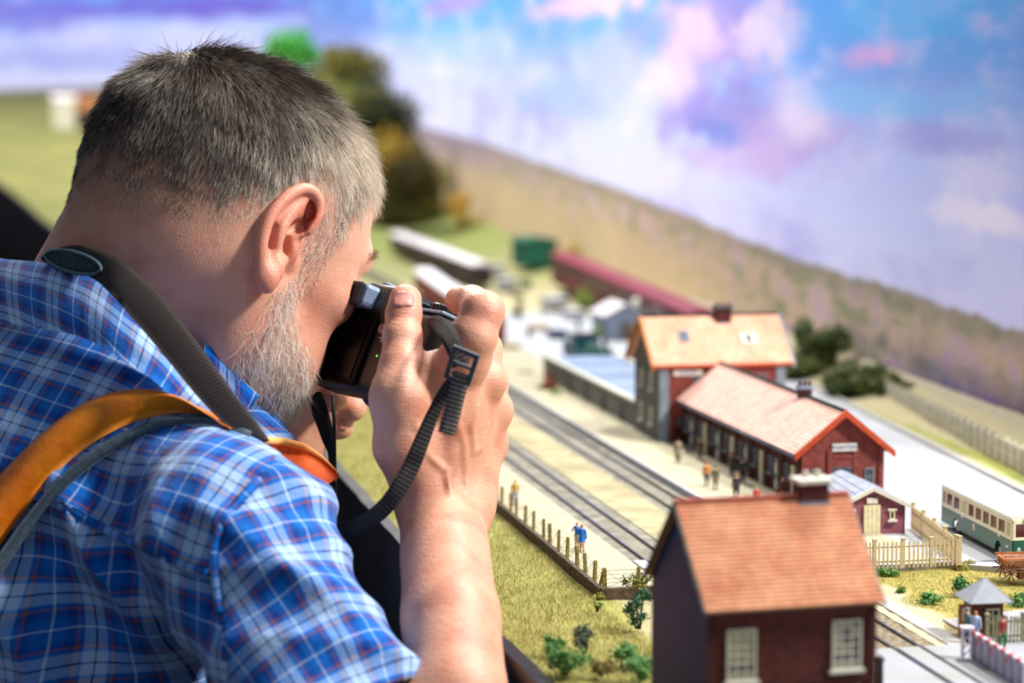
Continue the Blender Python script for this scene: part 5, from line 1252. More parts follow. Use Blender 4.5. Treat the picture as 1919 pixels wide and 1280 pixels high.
def bounds(pts, m): a = np.array(pts); return a.min(0) - m, a.max(0) + m
lo, hi = bounds([hl(-.13, 0, 0), hl(.13, 0, 0), hl(0, .13, 0), hl(0, -.1, 0), hl(0, 0, .09), hl(0, 0, -.09), NK, P(345, 770, 1.57)], .025)
hi[2] = hl(-.03, .13, 0)[2] + .03; lo[2] -= .02; lo[0] -= .03; hi[0] += .01
vh, Fh_ = sdf_arrays(headneck, lo, hi, .00135)
lo, hi = bounds([P(690, 560, 1.42), P(950, 560, 1.42), P(600, 1420, 1.27), P(950, 1540, 1.26), P(850, 668, 1.56)], .03); hi[2] += .01
va, Fa = sdf_arrays(rarm, lo, hi, .0012)
lo, hi = bounds([P(300, 1150, 1.74), P(680, 700, 1.64), P(640, 830, 1.70)], .045)
vl, Fl = sdf_arrays(larm, lo, hi, .002)
vb = np.concatenate([vh, va, vl]); Fb = np.concatenate([Fh_, Fa + len(vh), Fl + len(vh) + len(va)])
# skin colour by region
def vnoise(v, f, k=0.): return sum(np.sin(v[:, i] * f * (1 + .3 * i) + k + 1.7 * np.sin(v[:, (i + 1) % 3] * f * .8 + i)) for i in range(3)) / 3
q = tohl(vb); sk = np.tile(np.array(lin('#dfa68c')), (len(vb), 1))
def tint(w, c): 
    global sk; w = np.clip(w, 0, 1)[:, None]; sk = sk * (1 - w) + np.array(lin(c)) * w
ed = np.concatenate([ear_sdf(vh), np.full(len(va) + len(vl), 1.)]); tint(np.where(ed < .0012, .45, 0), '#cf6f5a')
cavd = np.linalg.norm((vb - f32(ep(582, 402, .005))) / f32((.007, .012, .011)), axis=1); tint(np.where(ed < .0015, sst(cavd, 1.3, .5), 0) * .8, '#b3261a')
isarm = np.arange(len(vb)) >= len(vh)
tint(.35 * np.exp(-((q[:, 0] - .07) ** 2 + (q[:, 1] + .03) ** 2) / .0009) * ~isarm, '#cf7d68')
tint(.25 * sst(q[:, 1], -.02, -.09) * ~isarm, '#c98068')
tint(np.where(isarm, .30, 0), '#c98a70'); tint(np.where(isarm, .35 * sst(vnoise(vb, 160), .05, .5), 0), '#bb6f5a')
tint(.25 * sst(vnoise(vb, 95, 2), .1, .6), '#e0a88c')
for c_, r_, w in (('i', .014, .4), ('m', .014, .4), ('r', .014, .4), ('p', .014, .35)): tint(w * np.exp(-((vb - f32(MC[c_])) ** 2).sum(1) / r_ ** 2), '#cf7a66')
for pt in (P(908, 582, 1.434), P(758, 575, 1.45), P(864, 563, 1.48)): tint(.4 * np.exp(-((vb - f32(pt)) ** 2).sum(1) / .012 ** 2), '#d97f6a')
lowf = lambda f: np.interp(f, [-.13, -.09, -.055, -.03, -.012, 0, .02, .035, .05, .065, .08, .1], [-.026, -.034, -.026, -.008, .022, .042, .034, -.002, .036, .060, .074, .084])
tint(.90 * sst(q[:, 1] - lowf(q[:, 0]) + .005 * vnoise(vb, 70, 1), -.010, .045) * sst(q[:, 0] + .25 * (q[:, 1] - .06), .095, .080) * (~isarm) * (ed > .003), '#3f2f25')
t = NT('skin'); sc_ = t.attr('Col').outputs['Color']
f1 = t.noise(420, 5, .6); f2 = t.noise(60, 4); f3 = t.vor(900)
base = t.mix(t.math('MULTIPLY', t.smooth(f2, .45, .7), .28), sc_, lin('#c4664e')); base = t.mix(t.math('MULTIPLY', t.smooth(f1, .55, .8), .22), base, lin('#edc1a6'))
mp = t.n('ShaderNodeMapping'); t.set(mp.inputs[0], t.pos); mp.inputs['Scale'].default_value = (160, 160, 900); lines = t.noise(1, 4, .6, mp.outputs[0])
hgt = t.math('ADD', t.math('MULTIPLY', f3, .5), t.math('ADD', t.math('MULTIPLY', lines, t.math('MULTIPLY', t.attr('wr').outputs['Fac'], 1.5)), t.math('MULTIPLY', f1, .4)))
t.bump(hgt, .40, .0010)
m_skin = t.out(base, .42, 0, .45, Subsurface_Weight=.18, Subsurface_Radius=(1, .35, .2), Subsurface_Scale=.006)
man = thing('person', 'man in a blue plaid shirt bending over the layout and looking through a camera', 'person', (-.42, 1.42, 0), 0)
man_at = Matrix.Translation((.42, -1.42, 0))
off = V3(.42, -1.42, 0)
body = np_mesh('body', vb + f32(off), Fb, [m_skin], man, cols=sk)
wa_ = body.data.attributes.new('wr', 'FLOAT', 'POINT'); wa_.data.foreach_set('value', (.12 + .88 * isarm).astype(np.float32))
# pores: soft lumpy wrinkles on the hand surface come from the material
m_nail = mat('nail', '#cf8a80', .35, .08, 300, spec=.6)
def nail(fn, px, py, w, h, lean, D0, D1, parent):
    """thin curved plate lying on the finger"""
    vs = []; N_ = 8
    for i in range(N_ + 1):
        for j in range(N_ + 1):
            u, v = 2 * i / N_ - 1, 2 * j / N_ - 1; k = math.sqrt(1 - .45 * v * v * (v < 0) - .3 * v * v); x = px + (u * w * k) * math.cos(lean) - v * h * math.sin(lean); y = py - v * h * math.cos(lean) * -1 + (u * w * k) * math.sin(lean)
            d = surfD(fn, x, y, D0, D1, 160)
            vs.append(P(x, y, (d if d else D1) - .0006) if d else None)
    ok = [v for v in vs if v is not None]; c = np.mean(ok, 0); vs = [v if v is not None else c for v in vs]
    fs = [(i * (N_ + 1) + j, (i + 1) * (N_ + 1) + j, (i + 1) * (N_ + 1) + j + 1, i * (N_ + 1) + j + 1) for i in range(N_) for j in range(N_)]
    o = MB().add([v + off for v in vs], fs).build('fingernail', m_nail, parent, smooth=True); s = o.modifiers.new('solid', 'SOLIDIFY'); s.thickness = .0005; return o
nail(rarm, 756, 560, 20, 14, 0, 1.40, 1.50, body)
nail(larm, 644, 797, 7, 8, .2, 1.60, 1.70, body)
# eyes
m_eye = mat('eyeball', '#e8e0d8', .15, .03, 100, spec=.8); m_iris = mat('iris', '#3f5566', .15, .1)
for s in (-1, 1):
    c = hl(.0905, .005, s * .032); e = MB().lathe(c + off, Fh, [(.0105 * math.cos(a), .0105 * math.sin(a)) for a in np.linspace(-1.5, 1.5, 10)], 18).build('eye', m_eye, man, smooth=True)
    MB().lathe(c + off + Fh * .0090, Fh, [(.0055, 0), (.0050, .0010), (.0022, .0014)], 16).build('iris', m_iris, e, smooth=True)

# ---- hair: real strands
def surf_sample(v, F, n):
    tri = np.concatenate([F[:, [0, 1, 2]], F[:, [0, 2, 3]]]); a, b, c = v[tri[:, 0]], v[tri[:, 1]], v[tri[:, 2]]; nn = np.cross(b - a, c - a); ar = np.linalg.norm(nn, axis=1)
    i = RNG.choice(len(tri), n, p=ar / ar.sum()); r1, r2 = np.sqrt(RNG.uniform(size=(n, 1))), RNG.uniform(size=(n, 1))
    return a[i] * (1 - r1) + b[i] * r1 * (1 - r2) + c[i] * r1 * r2, nn[i] / (ar[i][:, None] + 1e-12)
def strands(name, root, d0, bend, ln, rad, cols, mat_, parent, segs=4, curl=0., rest=None):
    """three-sided tapering tubes; d0 start direction, bend added per segment"""
    n = len(root); p = root.copy(); d = d0 / np.linalg.norm(d0, axis=1, keepdims=True); pts = [p.copy()]; dirs = [d.copy()]
    cv = RNG.normal(size=(n, 3)) * curl
    for s in range(segs):
        p = p + d * (ln / segs)[:, None]; pts.append(p.copy())
        d = d + bend / segs * 2 + cv * (1 if s % 2 == 0 else -.6); d /= np.linalg.norm(d, axis=1, keepdims=True); dirs.append(d.copy())
    V = []
    for s in range(segs + 1):
        d = dirs[s]; u = np.cross(d, f32((.31, .5, .81))); u /= np.linalg.norm(u, axis=1, keepdims=True) + 1e-9; w = np.cross(d, u); r = (rad * (1 - .85 * s / segs))[:, None]
        for k in range(3): a = 2 * math.pi * k / 3; V.append(pts[s] + r * (u * math.cos(a) + w * math.sin(a)))
    V = np.stack(V, 1).reshape(-1, 3); m = 3 * (segs + 1); b = (np.arange(n) * m)[:, None]; F = []
    for s in range(segs):
        for k in range(3): F.append(np.concatenate([b + s * 3 + k, b + s * 3 + (k + 1) % 3, b + (s + 1) * 3 + (k + 1) % 3, b + (s + 1) * 3 + k], 1))
    F = np.stack(F, 1).reshape(-1, 4)
    o = np_mesh(name, V + f32(off), F, [mat_], parent, cols=np.repeat(cols, m, 0)); o['kind'] = 'stuff'; return o
t = NT('hair_strands'); m_hair = t.out(t.attr('Col').outputs['Color'], .38, 0, .5)
rt, nr = surf_sample(vh, Fh_, 330000); g_, gn = grad(headneck, rt.astype(np.float32), .001); nr = gn
ql = tohl(rt); f, u, r = ql[:, 0], ql[:, 1], ql[:, 2]; ear_ = ear_sdf(rt.astype(np.float32)); noear = ear_ > .003
# hairline: lower limit of the hair as a function of position
low = np.interp(f, [-.13, -.09, -.055, -.03, -.012, 0, .02, .035, .05, .065, .08, .1], [-.026, -.034, -.026, -.008, .022, .042, .034, -.002, .036, .060, .074, .084])
wob = .006 * vnoise(rt, 70, 1)
dens = (.35 + .65 * sst(u - low, .0, .035)) * sst(u - low + wob, -.016, .004) * noear * sst(f + .25 * (u - .06), .095, .080)
dens *= (g_ < .002)
keep = RNG.uniform(size=len(rt)) < dens * np.where(u > .07, .85, 1.3) * .45
R_, N_n, Q_ = rt[keep], nr[keep], ql[keep]
wh = np.array([-.072, .112, -.020])                                                                # crown whorl
dl = Q_ - wh; dl[:, 1] -= .02; dl[:, 0] += .012; dl = dl / np.linalg.norm(dl, axis=1, keepdims=True)
dl[:, 1] -= .8 * sst(np.abs(Q_[:, 2]), .02, .07); dl[:, 0] += .25 * sst(Q_[:, 1], .06, .12)
dw = dl @ HA; n0 = np.array(N_n); dw = dw - n0 * (dw * n0).sum(1, keepdims=True); dw /= np.linalg.norm(dw, axis=1, keepdims=True) + 1e-9
nx1 = np.stack([vnoise(R_, 210, k) for k in (0, 2, 4)], 1)
crn = sst(np.linalg.norm(Q_ - wh, axis=1), .05, .0)[:, None]; dw = dw + (.20 + .5 * crn) * nx1 + RNG.normal(0, 1, dw.shape) * (.10 + .35 * crn) + crn * (Fh * 1.1 + Rh * .5)
lnn = np.interp(Q_[:, 1], [-.03, .0, .03, .06, .10, .125], [.004, .006, .011, .016, .021, .026]) * RNG.uniform(.7, 1.2, len(R_)) * np.where((Q_[:, 0] > .02) & (Q_[:, 1] < .07), .62, 1)
up_ = (np.interp(Q_[:, 1], [0, .06, .12], [.22, .30, .38]) * (1 - .6 * sst(np.linalg.norm(Q_ - np.array([-.072, .112, -.020]), axis=1), .04, 0)))[:, None]
gray = np.clip(1.0 * sst(Q_[:, 0] - .50 * (Q_[:, 1] - .02), -.095, .000) + .35 * sst(Q_[:, 1], .03, -.01), 0, 1) * (.14 + .86 * sst(Q_[:, 1], .125, .078)) * (.25 + .75 * sst(Q_[:, 0], -.085, -.035))
gray = np.clip(gray + np.where(RNG.uniform(size=len(R_)) < np.where(Q_[:, 0] > .0, .14, .32), -.45, .14) + RNG.normal(0, .12, len(R_)) + .18 * vnoise(R_, 120, 3), 0, 1)[:, None]
hc = np.array(lin('#38261a')) * (1 - gray) + np.array(lin('#fbeedd')) * gray; hc *= RNG.uniform(.6, 1.25, (len(R_), 1))
hair = strands('hair', R_ - n0 * .0008, dw + n0 * up_, -n0 * (up_ * .33), lnn, np.interp(Q_[:, 1] - lowf(Q_[:, 0]), [0, .03, .06], [.00013, .00019, .00024]), hc, m_hair, man, 4, .03)
# stray crown hairs
k = np.where((np.abs(Q_[:, 0] + .045) < .05) & (Q_[:, 1] > .118))[0]; k = RNG.choice(k, 160)
strands('stray_hair', R_[k], n0[k] + RNG.normal(0, .55, (160, 3)), RNG.normal(0, .5, (160, 3)), RNG.uniform(.012, .034, 160), np.full(160, .00013), hc[k] * .6, m_hair, hair, 5, .10)
# beard
bl_ = sst(.012 - u - .25 * np.clip(f - .03, -1, 0), -.004, .012)
bd = sst(f, -.004, .014) * sst(u, .004, -.012) * sst(u + .115 - .0 * f, -.035, -.0) * noear * sst(.052 - np.abs(u + .06) * .0 - (f - .066) * sst(u, -.045, -.03), -.004, .006)
bd *= sst(-.030 - .62 * (f - .020) - u, -.008, .012)                                             # upper limit: slopes from sideburn to mouth
side = sst(f, .004, .014) * sst(f, .042, .028) * sst(u, .045, .02) * sst(u, -.05, -.03) * noear  # sideburn
jawn = sst(q[:1, 0], 0, 1)
keep = RNG.uniform(size=len(rt)) < (np.clip(bd * .34 + side * .30, 0, .5)) * (g_ < .002)
R2, N2, Q2 = rt[keep], nr[keep], ql[keep]
dl = np.tile(np.array([.25, -1., 0.]), (len(R2), 1)); dl[:, 0] += -.3 + .9 * sst(Q2[:, 1], -.05, -.1); dw = dl @ HA; dw -= N2 * (dw * N2).sum(1, keepdims=True)
dw = dw / (np.linalg.norm(dw, axis=1, keepdims=True) + 1e-9) + RNG.normal(0, .38, dw.shape)
lb = np.where(Q2[:, 1] > -.03, .006, np.interp(Q2[:, 1], [-.12, -.09, -.05, -.03], [.012, .011, .009, .007])) * RNG.uniform(.6, 1.25, len(R2))
g2 = np.clip(RNG.normal(.78, .25, len(R2)), 0, 1)[:, None]; bc = np.array(lin('#9a6a48')) * (1 - g2) + np.array(lin('#f6efe6')) * g2
strands('beard', R2 - N2 * .0005, dw + N2 * .55, -N2 * .25, lb * 1.1, np.full(len(R2), .00019), bc, m_hair, man, 5, .22)
# eyebrow, lashes, fuzz on the nape and arm
def brow(s, n=200):
    a = RNG.uniform(0, 1, n); F3 = np.stack([.094 - .014 * a, .026 + .006 * np.sin(a * 3) + RNG.normal(0, .0022, n), s * (.014 + .042 * a)], 1) @ HA + H0
    for _ in range(3): g0_, g1_ = grad(head_sdf, F3.astype(np.float32), .001); F3 = F3 - g0_[:, None] * g1_
    d = np.tile(Rh * s * .8 + Uh * .1 - Fh * .2, (n, 1)) + RNG.normal(0, .3, (n, 3)); c = np.tile(np.array(lin('#9a8874')), (n, 1)) * RNG.uniform(.5, 1.6, (n, 1))
    strands('eyebrow', F3, d + g1_ * .5, -g1_ * .3, RNG.uniform(.004, .007, n), np.full(n, .00013), c, m_hair, man, 3, .08)
for s in (-1, 1): brow(s)
# ---------------------------------------------------------------- shirt
CS = P(436, 1020, 1.375); CH = P(652, 1362, 1.30)
def sleeve_sdf(p):
    d = cone(p, CS, CH, .0590, .0480); return d
def torso_sdf(p):
    d = ell(p, P(130, 1080, 1.535), (.145, .135, .175))
    d = smin(d, cone(p, P(215, 770, 1.50), P(420, 1000, 1.40), .046, .056), .05)
    d = smin(d, cone(p, P(-30, 740, 1.57), P(190, 760, 1.53), .070, .062), .05)
    d = smin(d, cone(p, P(-60, 800, 1.74), P(250, 860, 1.66), .085, .070), .06)        # far shoulder and chest
    d = smin(d, cone(p, P(380, 930, 1.53), P(300, 1150, 1.60), .050, .085), .05)
    d = smin(d, cone(p, P(130, 1120, 1.54), V3(-.42, 1.46, .93), .135, .150), .06)
    d = smin(d, cone(p, P(300, 1150, 1.58), V3(-.38, 1.50, .93), .09, .13), .06)
    d = smin(d, cone(p, P(-60, 800, 1.74), P(300, 1120, 1.76), .075, .055), .03)      # far sleeve
    return d
ax = nrm(CH - CS); e1 = nrm(np.cross(ax, V3(0, -1, .2))); e2 = np.cross(ax, e1)
def ridg(x): return 1 - np.abs(np.sin(x))
def folds(p):
    q = p - f32(CS); a = q @ f32(ax); b = q @ f32(e1); c = q @ f32(e2)
    n1 = vnoise(p, 17, 1.); n2 = vnoise(p, 34, 2.5); 
    sl = np.clip(sst(a, -.02, .03), 0, 1)
    f = .0085 * (ridg(b * 34 + a * 16 + 1.6 * n1) - .5) * sl + .0045 * (ridg(a * 62 + b * 26 + 2 * n1) - .5) * sl
    z = p[:, 2]; x = p[:, 0]
    bk = 1 - sl
    low = sst(-z, -1.262, -1.215)      # pleats fall from the yoke seam
    f = f + bk * low * (.0175 * (ridg(x * 46 + z * 17 + 1.3 * n1 + .6) - .45)) + bk * .0035 * (ridg(z * 30 - x * 22 + 1.8 * n1) - .5)
    return f + .0012 * n2
def shirt_sdf(p):
    return smin(torso_sdf(p), sleeve_sdf(p), .014) - folds(p)
lo, hi = bounds([P(130, 1080, 1.40), V3(-.56, 1.3, .90), P(840, 1300, 1.26), P(-60, 700, 1.85), V3(-.2, 1.75, 1.0)], .03)
lo[0] = -.66; hi[2] = P(0, 560, 1.55)[2] + .02; hi[0] = P(850, 1300, 1.30)[0] + .02; lo[1] = 1.20
vs_, Fs_ = sdf_arrays(shirt_sdf, lo, hi, .0036)
# drop the rings that would close the neck, the hem and the cuff openings
def px_of(v):
    d = v - f32((0, 0, CAMZ)); fw = d[:, 1] * _c - d[:, 2] * _s; up = d[:, 1] * _s + d[:, 2] * _c; return 960 + FPX * d[:, 0] / fw, 640 - FPX * up / fw
fcen = vs_[Fs_].mean(1); pxc, pyc = px_of(fcen)
cuff = ((fcen - f32(CH)) @ f32(ax)) > .004
Fk = Fs_[~cuff]; pxc, pyc, fcen = pxc[~cuff], pyc[~cuff], fcen[~cuff]
seam = np.interp(pyc, [800, 835, 901, 961, 1012, 1076, 1280, 1500], [600, 540, 482, 427, 397, 402, 428, 450])
isl = (pxc > seam) & (sleeve_sdf(fcen) < .02)
yk = (~isl) & (pyc < np.interp(pxc, [-400, -100, 98, 171, 239, 320, 384, 600], [800, 880, 935, 978, 1012, 1050, 1072, 1080]))
bkp = ~(isl | yk)
# plaid cloth
def plaid(name, per=.040):
    t = NT(name); U = t.n('ShaderNodeUVMap', uv_map='UVMap').outputs[0]
    wv = t.n('ShaderNodeTexNoise'); wv.inputs['Scale'].default_value = 22; t.set(wv.inputs['Vector'], t.pos); sp = t.n('ShaderNodeSeparateXYZ'); t.set(sp.inputs[0], U)
    L_, B_, D_, Br, Wh, Nv = (lin(c) for c in ('#adc6ea', '#1466bf', '#0b3f92', '#8a5a50', '#bdd0f0', '#15203f'))
    stops = [(0, Wh), (.012, Wh), (.020, B_), (.13, B_), (.15, D_), (.24, D_), (.262, Br), (.292, Br), (.304, B_), (.335, B_), (.36, L_), (.485, L_), (.492, Nv), (.512, Nv), (.520, L_), (.645, L_), (.67, B_), (.70, B_), (.712, Br), (.742, Br), (.76, D_), (.86, B_), (.980, B_), (.988, Wh), (1, Wh)]
    cs = []
    for k in (0, 1):
        f = t.math('FRACT', t.math('ADD', t.math('DIVIDE', sp.outputs[k], per), t.math('MULTIPLY', t.math('SUBTRACT', wv.outputs[0], .5), .10)))
        cs.append(t.ramp(f, stops[:25]))
    twill = t.n('ShaderNodeTexWave', wave_type='BANDS', bands_direction='DIAGONAL'); t.set(twill.inputs[0], U); twill.inputs['Scale'].default_value = 420
    col = t.mix(t.math('ADD', .42, t.math('MULTIPLY', twill.outputs[1], .16)), cs[0], cs[1]); 
    hs = t.n('ShaderNodeHueSaturation'); hs.inputs['Saturation'].default_value = 1.12; t.set(hs.inputs['Color'], col)
    wr = t.noise(70, 4, .6)
    t.bump(t.math('ADD', t.math('MULTIPLY', wr, 1.), t.math('MULTIPLY', twill.outputs[1], .05)), .5, .004)
    return t.out(hs.outputs[0], .82, 0, .15, Sheen_Weight=.15)
m_plaid = plaid('plaid_cotton')
def piece(name, mask, uvf, parent, inflate=0.):
    F = Fk[mask]; used = np.unique(F); mp_ = np.zeros(len(vs_), np.int64); mp_[used] = np.arange(len(used)); v = vs_[used].copy()
    if inflate: _g, g = grad(shirt_sdf, v, .002); v = v + g.astype(np.float32) * inflate
    o = np_mesh(name, v + f32(off), mp_[F], [m_plaid], parent, uv=uvf(v))
    s = o.modifiers.new('cloth', 'SOLIDIFY'); s.thickness = .0016; s.offset = -1; return o
yaxis = nrm(P(410, 927, 1.375) - P(200, 845, 1.40)); yn = nrm(V3(.1, -.85, .5)); yb = nrm(np.cross(yaxis, yn))
shirt = piece('shirt', bkp, lambda v: np.stack([v @ f32(nrm(V3(.93, -.36, .03))), v @ f32(nrm(V3(.05, -.12, 1))) ], 1), man)
piece('yoke', yk, lambda v: np.stack([v @ f32(yaxis), v @ f32(yb) + .004], 1), shirt, .0016)
def slv(v):
    q = v - f32(CS); a = q @ f32(ax); return np.stack([a + .01, np.arctan2(q @ f32(e2), q @ f32(e1)) * .056 + .3], 1)
sl_ = piece('sleeve', isl, slv, shirt, .0008)
def on(px, py, o_=.001, D0=1.15, D1=1.9, fn=None, default=1.5):
    d = surfD(fn or ALL, px, py, D0, D1, 420); return P(px, py, (d if d else default) - o_)
def smoothed(pts, it=2):
    a = [np.array(p) for p in pts]
    for _ in range(it): a = [a[0]] + [(a[i - 1] + 2 * a[i] + a[i + 1]) / 4 for i in range(1, len(a) - 1)] + [a[-1]]
    return a
def welt(name, pts, w, fn=None):
    c = smoothed([on(x, y, .0042, 1.15, 1.8, shirt_sdf, 1.40) for x, y in pts], 2); A, B = [], []
    for i, q_ in enumerate(c):
        t_ = nrm(c[min(i + 1, len(c) - 1)] - c[max(i - 1, 0)]); s_ = nrm(np.cross(t_, V3(0, -1, .15))); A.append(q_ + s_ * w / 2 + off); B.append(q_ - s_ * w / 2 + off)
    return loft(name, A, B, .003, m_plaid, shirt, nc=4, k=5, bulge=.0006)
ALL = lambda p: np.minimum(BODY(p), shirt_sdf(p))
welt('yoke_seam', [(60, 925), (98, 937), (135, 958), (171, 979), (205, 997), (239, 1013), (280, 1032), (320, 1051), (352, 1063), (388, 1074)], .0055)
welt('sleeve_seam', [(520, 862), (500, 884), (478, 908), (450, 936), (427, 963), (410, 990), (400, 1014), (399, 1045), (403, 1076), (408, 1110), (412, 1150)], .0050)
# collar: stand-up band folded over, and its point on the far side of the strap
HN = headneck
top = [P(-90, 470, 1.56), P(0, 484, 1.535), P(90, 494, 1.500), P(175, 520, 1.468), P(250, 580, 1.445), P(315, 645, 1.437), P(385, 722, 1.440), P(470, 800, 1.452)]
bot = [P(-90, 600, 1.50), P(0, 606, 1.475), P(80, 616, 1.452), P(160, 634, 1.430), P(225, 672, 1.412), P(290, 715, 1.405), P(350, 768, 1.410), P(420, 822, 1.425)]
m_pl2 = plaid('plaid_collar')
loft('collar', [q + off for q in top], [q + off for q in bot], .0022, m_pl2, shirt, bulge=.006, nc=8)
tp = [P(385, 640, 1.485), P(405, 658, 1.484), P(440, 695, 1.484), P(486, 741, 1.486)]
bt = [P(375, 700, 1.480), P(405, 728, 1.478), P(440, 752, 1.479), P(470, 766, 1.482)]
loft('collar_point', [q + off for q in tp], [q + off for q in bt], .0018, m_pl2, shirt, nc=4, bulge=.0015)
# inner stand of the collar, dark gap
# trousers, legs and shoes reach the floor out of the frame
m_trs = mat('dark_trousers', '#20242e', .8, .1, 60, .2, 300); m_shoe = mat('brown_shoes', '#33241c', .5)
def trs(p):
    d = ell(p, V3(-.42, 1.45, .93), (.165, .14, .11))
    for hx, kx, fx in (((-.36, 1.40, .88), (-.34, 1.42, .50), (-.33, 1.40, .10)), ((-.48, 1.50, .88), (-.50, 1.56, .50), (-.50, 1.50, .10))):
        d = smin(d, chain(p, [V3(*hx), V3(*kx), V3(*fx)], [.095, .068, .058]), .04)
    return d
v_, F_t = sdf_arrays(trs, (-.66, 1.2, .02), (-.18, 1.72, 1.07), .009); np_mesh('trousers', v_ + f32(off), F_t, [m_trs], man)
for x, y in ((-.33, 1.40), (-.50, 1.50)):
    def sho(p, x=x, y=y): return smax(smin(ell(p, V3(x + .03, y + .03, .04), (.055, .055, .05)), ell(p, V3(x + .12, y + .09, .03), (.075, .06, .036)), .03), -(p[:, 2] - .0), .004)
    v_, F_t = sdf_arrays(sho, (x - .06, y - .06, -.02), (x + .24, y + .2, .12), .006); np_mesh('shoe', v_ + f32(off), F_t, [m_shoe], man)

# ---------------------------------------------------------------- camera
FC = nrm(V3(.82, .57, 0)); TC = math.radians(24)
Fc = FC * math.cos(TC) + V3(0, 0, -math.sin(TC)); Uc = FC * math.sin(TC) + V3(0, 0, math.cos(TC)); Rc = V3(FC[1], -FC[0], 0)
C0 = P(653, 560, 1.578)       # upper left corner of the camera's back
m_cbody = mat('black_camera_plastic', '#0c0c0e', .38, .1, 300, .15, 2500, spec=.5); m_cglos = mat('gloss_black', '#050506', .35, .1, spec=.08); m_scr = mat('lcd_glass', '#050404', .22, .1, spec=.15); m_ctop = mat('blue_grey_top_shell', '#8fa3c0', .28, .06, 200, spec=.6, metal=.3)
m_cgrip = mat('grip_rubber', '#111113', .75, .1, 300, .6, 3000); m_mark = mat('white_print', '#c8c8c8', .5); m_chr = mat('chrome_ring', '#b9a9a2', .25, .1, metal=.9)
camr = thing('camera', 'black digital camera held to the eye, with webbing neck strap', 'camera', tuple(C0), 0)
MT = Matrix(((Rc[0], Fc[0], Uc[0], 0), (Rc[1], Fc[1], Uc[1], 0), (Rc[2], Fc[2], Uc[2], 0), (0, 0, 0, 1)))
camr.matrix_world = Matrix.Translation(Vector(C0)) @ MT      # local x: right, y: towards the lens, z: up
def cb(): return MB()
def cam_loc(px, py, yo=0.):  # point of the back plane under a pixel
    r_ = ray(px, py); o_ = V3(0, 0, CAMZ); c_ = C0 + Fc * yo; k = ((c_ - o_) @ Fc) / (r_ @ Fc); p = o_ + r_ * k - C0; return V3(p @ Rc, p @ Fc, p @ Uc)
BW, BH, BD = .116, .059, .032
def cambody(p):
    q = np.abs(p - f32((.046, BD / 2, -BH / 2))) - f32((.066 - .008, BD / 2 - .008, BH / 2 - .008)); d = np.linalg.norm(np.maximum(q, 0), axis=1) + np.minimum(q.max(1), 0) - .008
    g = np.abs(p - f32((.094, BD - .002, -BH / 2 - .001))) - f32((.008, .012, BH / 2 - .012)); g = np.linalg.norm(np.maximum(g, 0), axis=1) + np.minimum(g.max(1), 0) - .009
    d = smin(d, g, .010)
    h = np.abs(p - f32((.034, .022, .0035))) - f32((.014, .018, .004)); h = np.linalg.norm(np.maximum(h, 0), axis=1) + np.minimum(h.max(1), 0) - .006
    d = smin(d, h, .010); return d
v_, F_c = sdf_arrays(cambody, (-.03, -.01, -.075), (.14, .075, .03), .0011)
np_mesh('camera_body', v_, F_c, [m_cbody], camr)
# lens
lx, lz = .030, -.032
MB().lathe((lx, BD - .004, lz), (0, 1, 0), [(.031, 0), (.0315, .006), (.030, .008), (.029, .03), (.030, .031), (.030, .038), (.027, .040), (.026, .060), (.0265, .062), (.024, .0625), (.022, .058), (.0, .056)], 40).build('lens_barrel', m_cbody, camr, smooth=True)
MB().lathe((lx, BD + .050, lz), (0, 1, 0), [(.022, 0), (.020, .003), (.012, .0055), (.0, .0065)], 32).build('front_glass', m_cglos, camr, smooth=True)
# rear: screen, frame, viewfinder
MB().box((.0140, -.0012, -.0315), (.0650, .0030, .0500)).build('screen_bezel', m_cglos, camr, bevel=.0014)
MB().box((.0130, -.0030, -.0320), (.0560, .0006, .0410)).build('screen', m_scr, camr)
vf = MB().box((.0260, -.0055, .0020), (.0240, .0130, .0150)).build('viewfinder', m_ctop, camr, bevel=.003)
MB().box((.0240, -.0140, .0010), (.0250, .0050, .0160)).build('eyecup', m_cgrip, vf, bevel=.0022)
MB().box((.0240, -.0168, .0010), (.0120, .0006, .0090)).build('eyepiece_glass', m_cglos, vf)
# sloping top shell: bright curved surface
sh_ = []
for i in range(9):
    x = .030 + .038 * i / 8; z = .0155 - .0125 * sst(i / 8, .1, 1.) ; sh_.append((x, z))
MB().extr([(x, .002, z) for x, z in sh_] + [(x, .002, z - .004) for x, z in sh_[::-1]], (0, .030, 0)).build('top_shell', m_ctop, camr, bevel=.001)
MB().box((.088, BD / 2, .0006), (.044, .028, .0022)).build('top_plate', m_ctop, camr, bevel=.001)
MB().box((.069, .016, .0040), (.014, .016, .0030)).box((.0625, .016, .0058), (.002, .016, .001)).box((.0755, .016, .0058), (.002, .016, .001)).build('hot_shoe', m_cbody, camr, bevel=.0004)
dl_ = MB().lathe((.088, .018, .0016), (0, 0, 1), [(.0095, 0), (.0098, .001), (.0098, .0055), (.0088, .0065), (0, .0067)], 28).build('mode_dial', m_cbody, camr)
for k in range(24): a = 2 * math.pi * k / 24; MB().box((.088 + .0098 * math.cos(a), .018 + .0098 * math.sin(a), .0048), (.0008, .0008, .0050)).build('dial_ridge', m_cgrip, dl_) if k % 2 == 0 else None
MB().lathe((.106, .034, .0010), (.0, .35, 1), [(.0072, 0), (.0075, .0035), (.0060, .0046), (0, .0049)], 22).build('shutter_button', m_cbody, camr, smooth=True)
def button(px, py, r_, m, nm='button', h=.0012):
    c = cam_loc(px, py); MB().lathe((c[0], -.0002, c[2]), (0, -1, 0), [(r_ * 1.15, 0), (r_ * 1.15, h * .5), (r_, h * .6), (r_ * .9, h), (0, h * .9)], 20).build(nm, m, camr)
button(717, 616, .0030, m_chr, 'movie_button'); button(714, 588, .0026, m_cbody); button(707, 690, .0030, m_cbody)
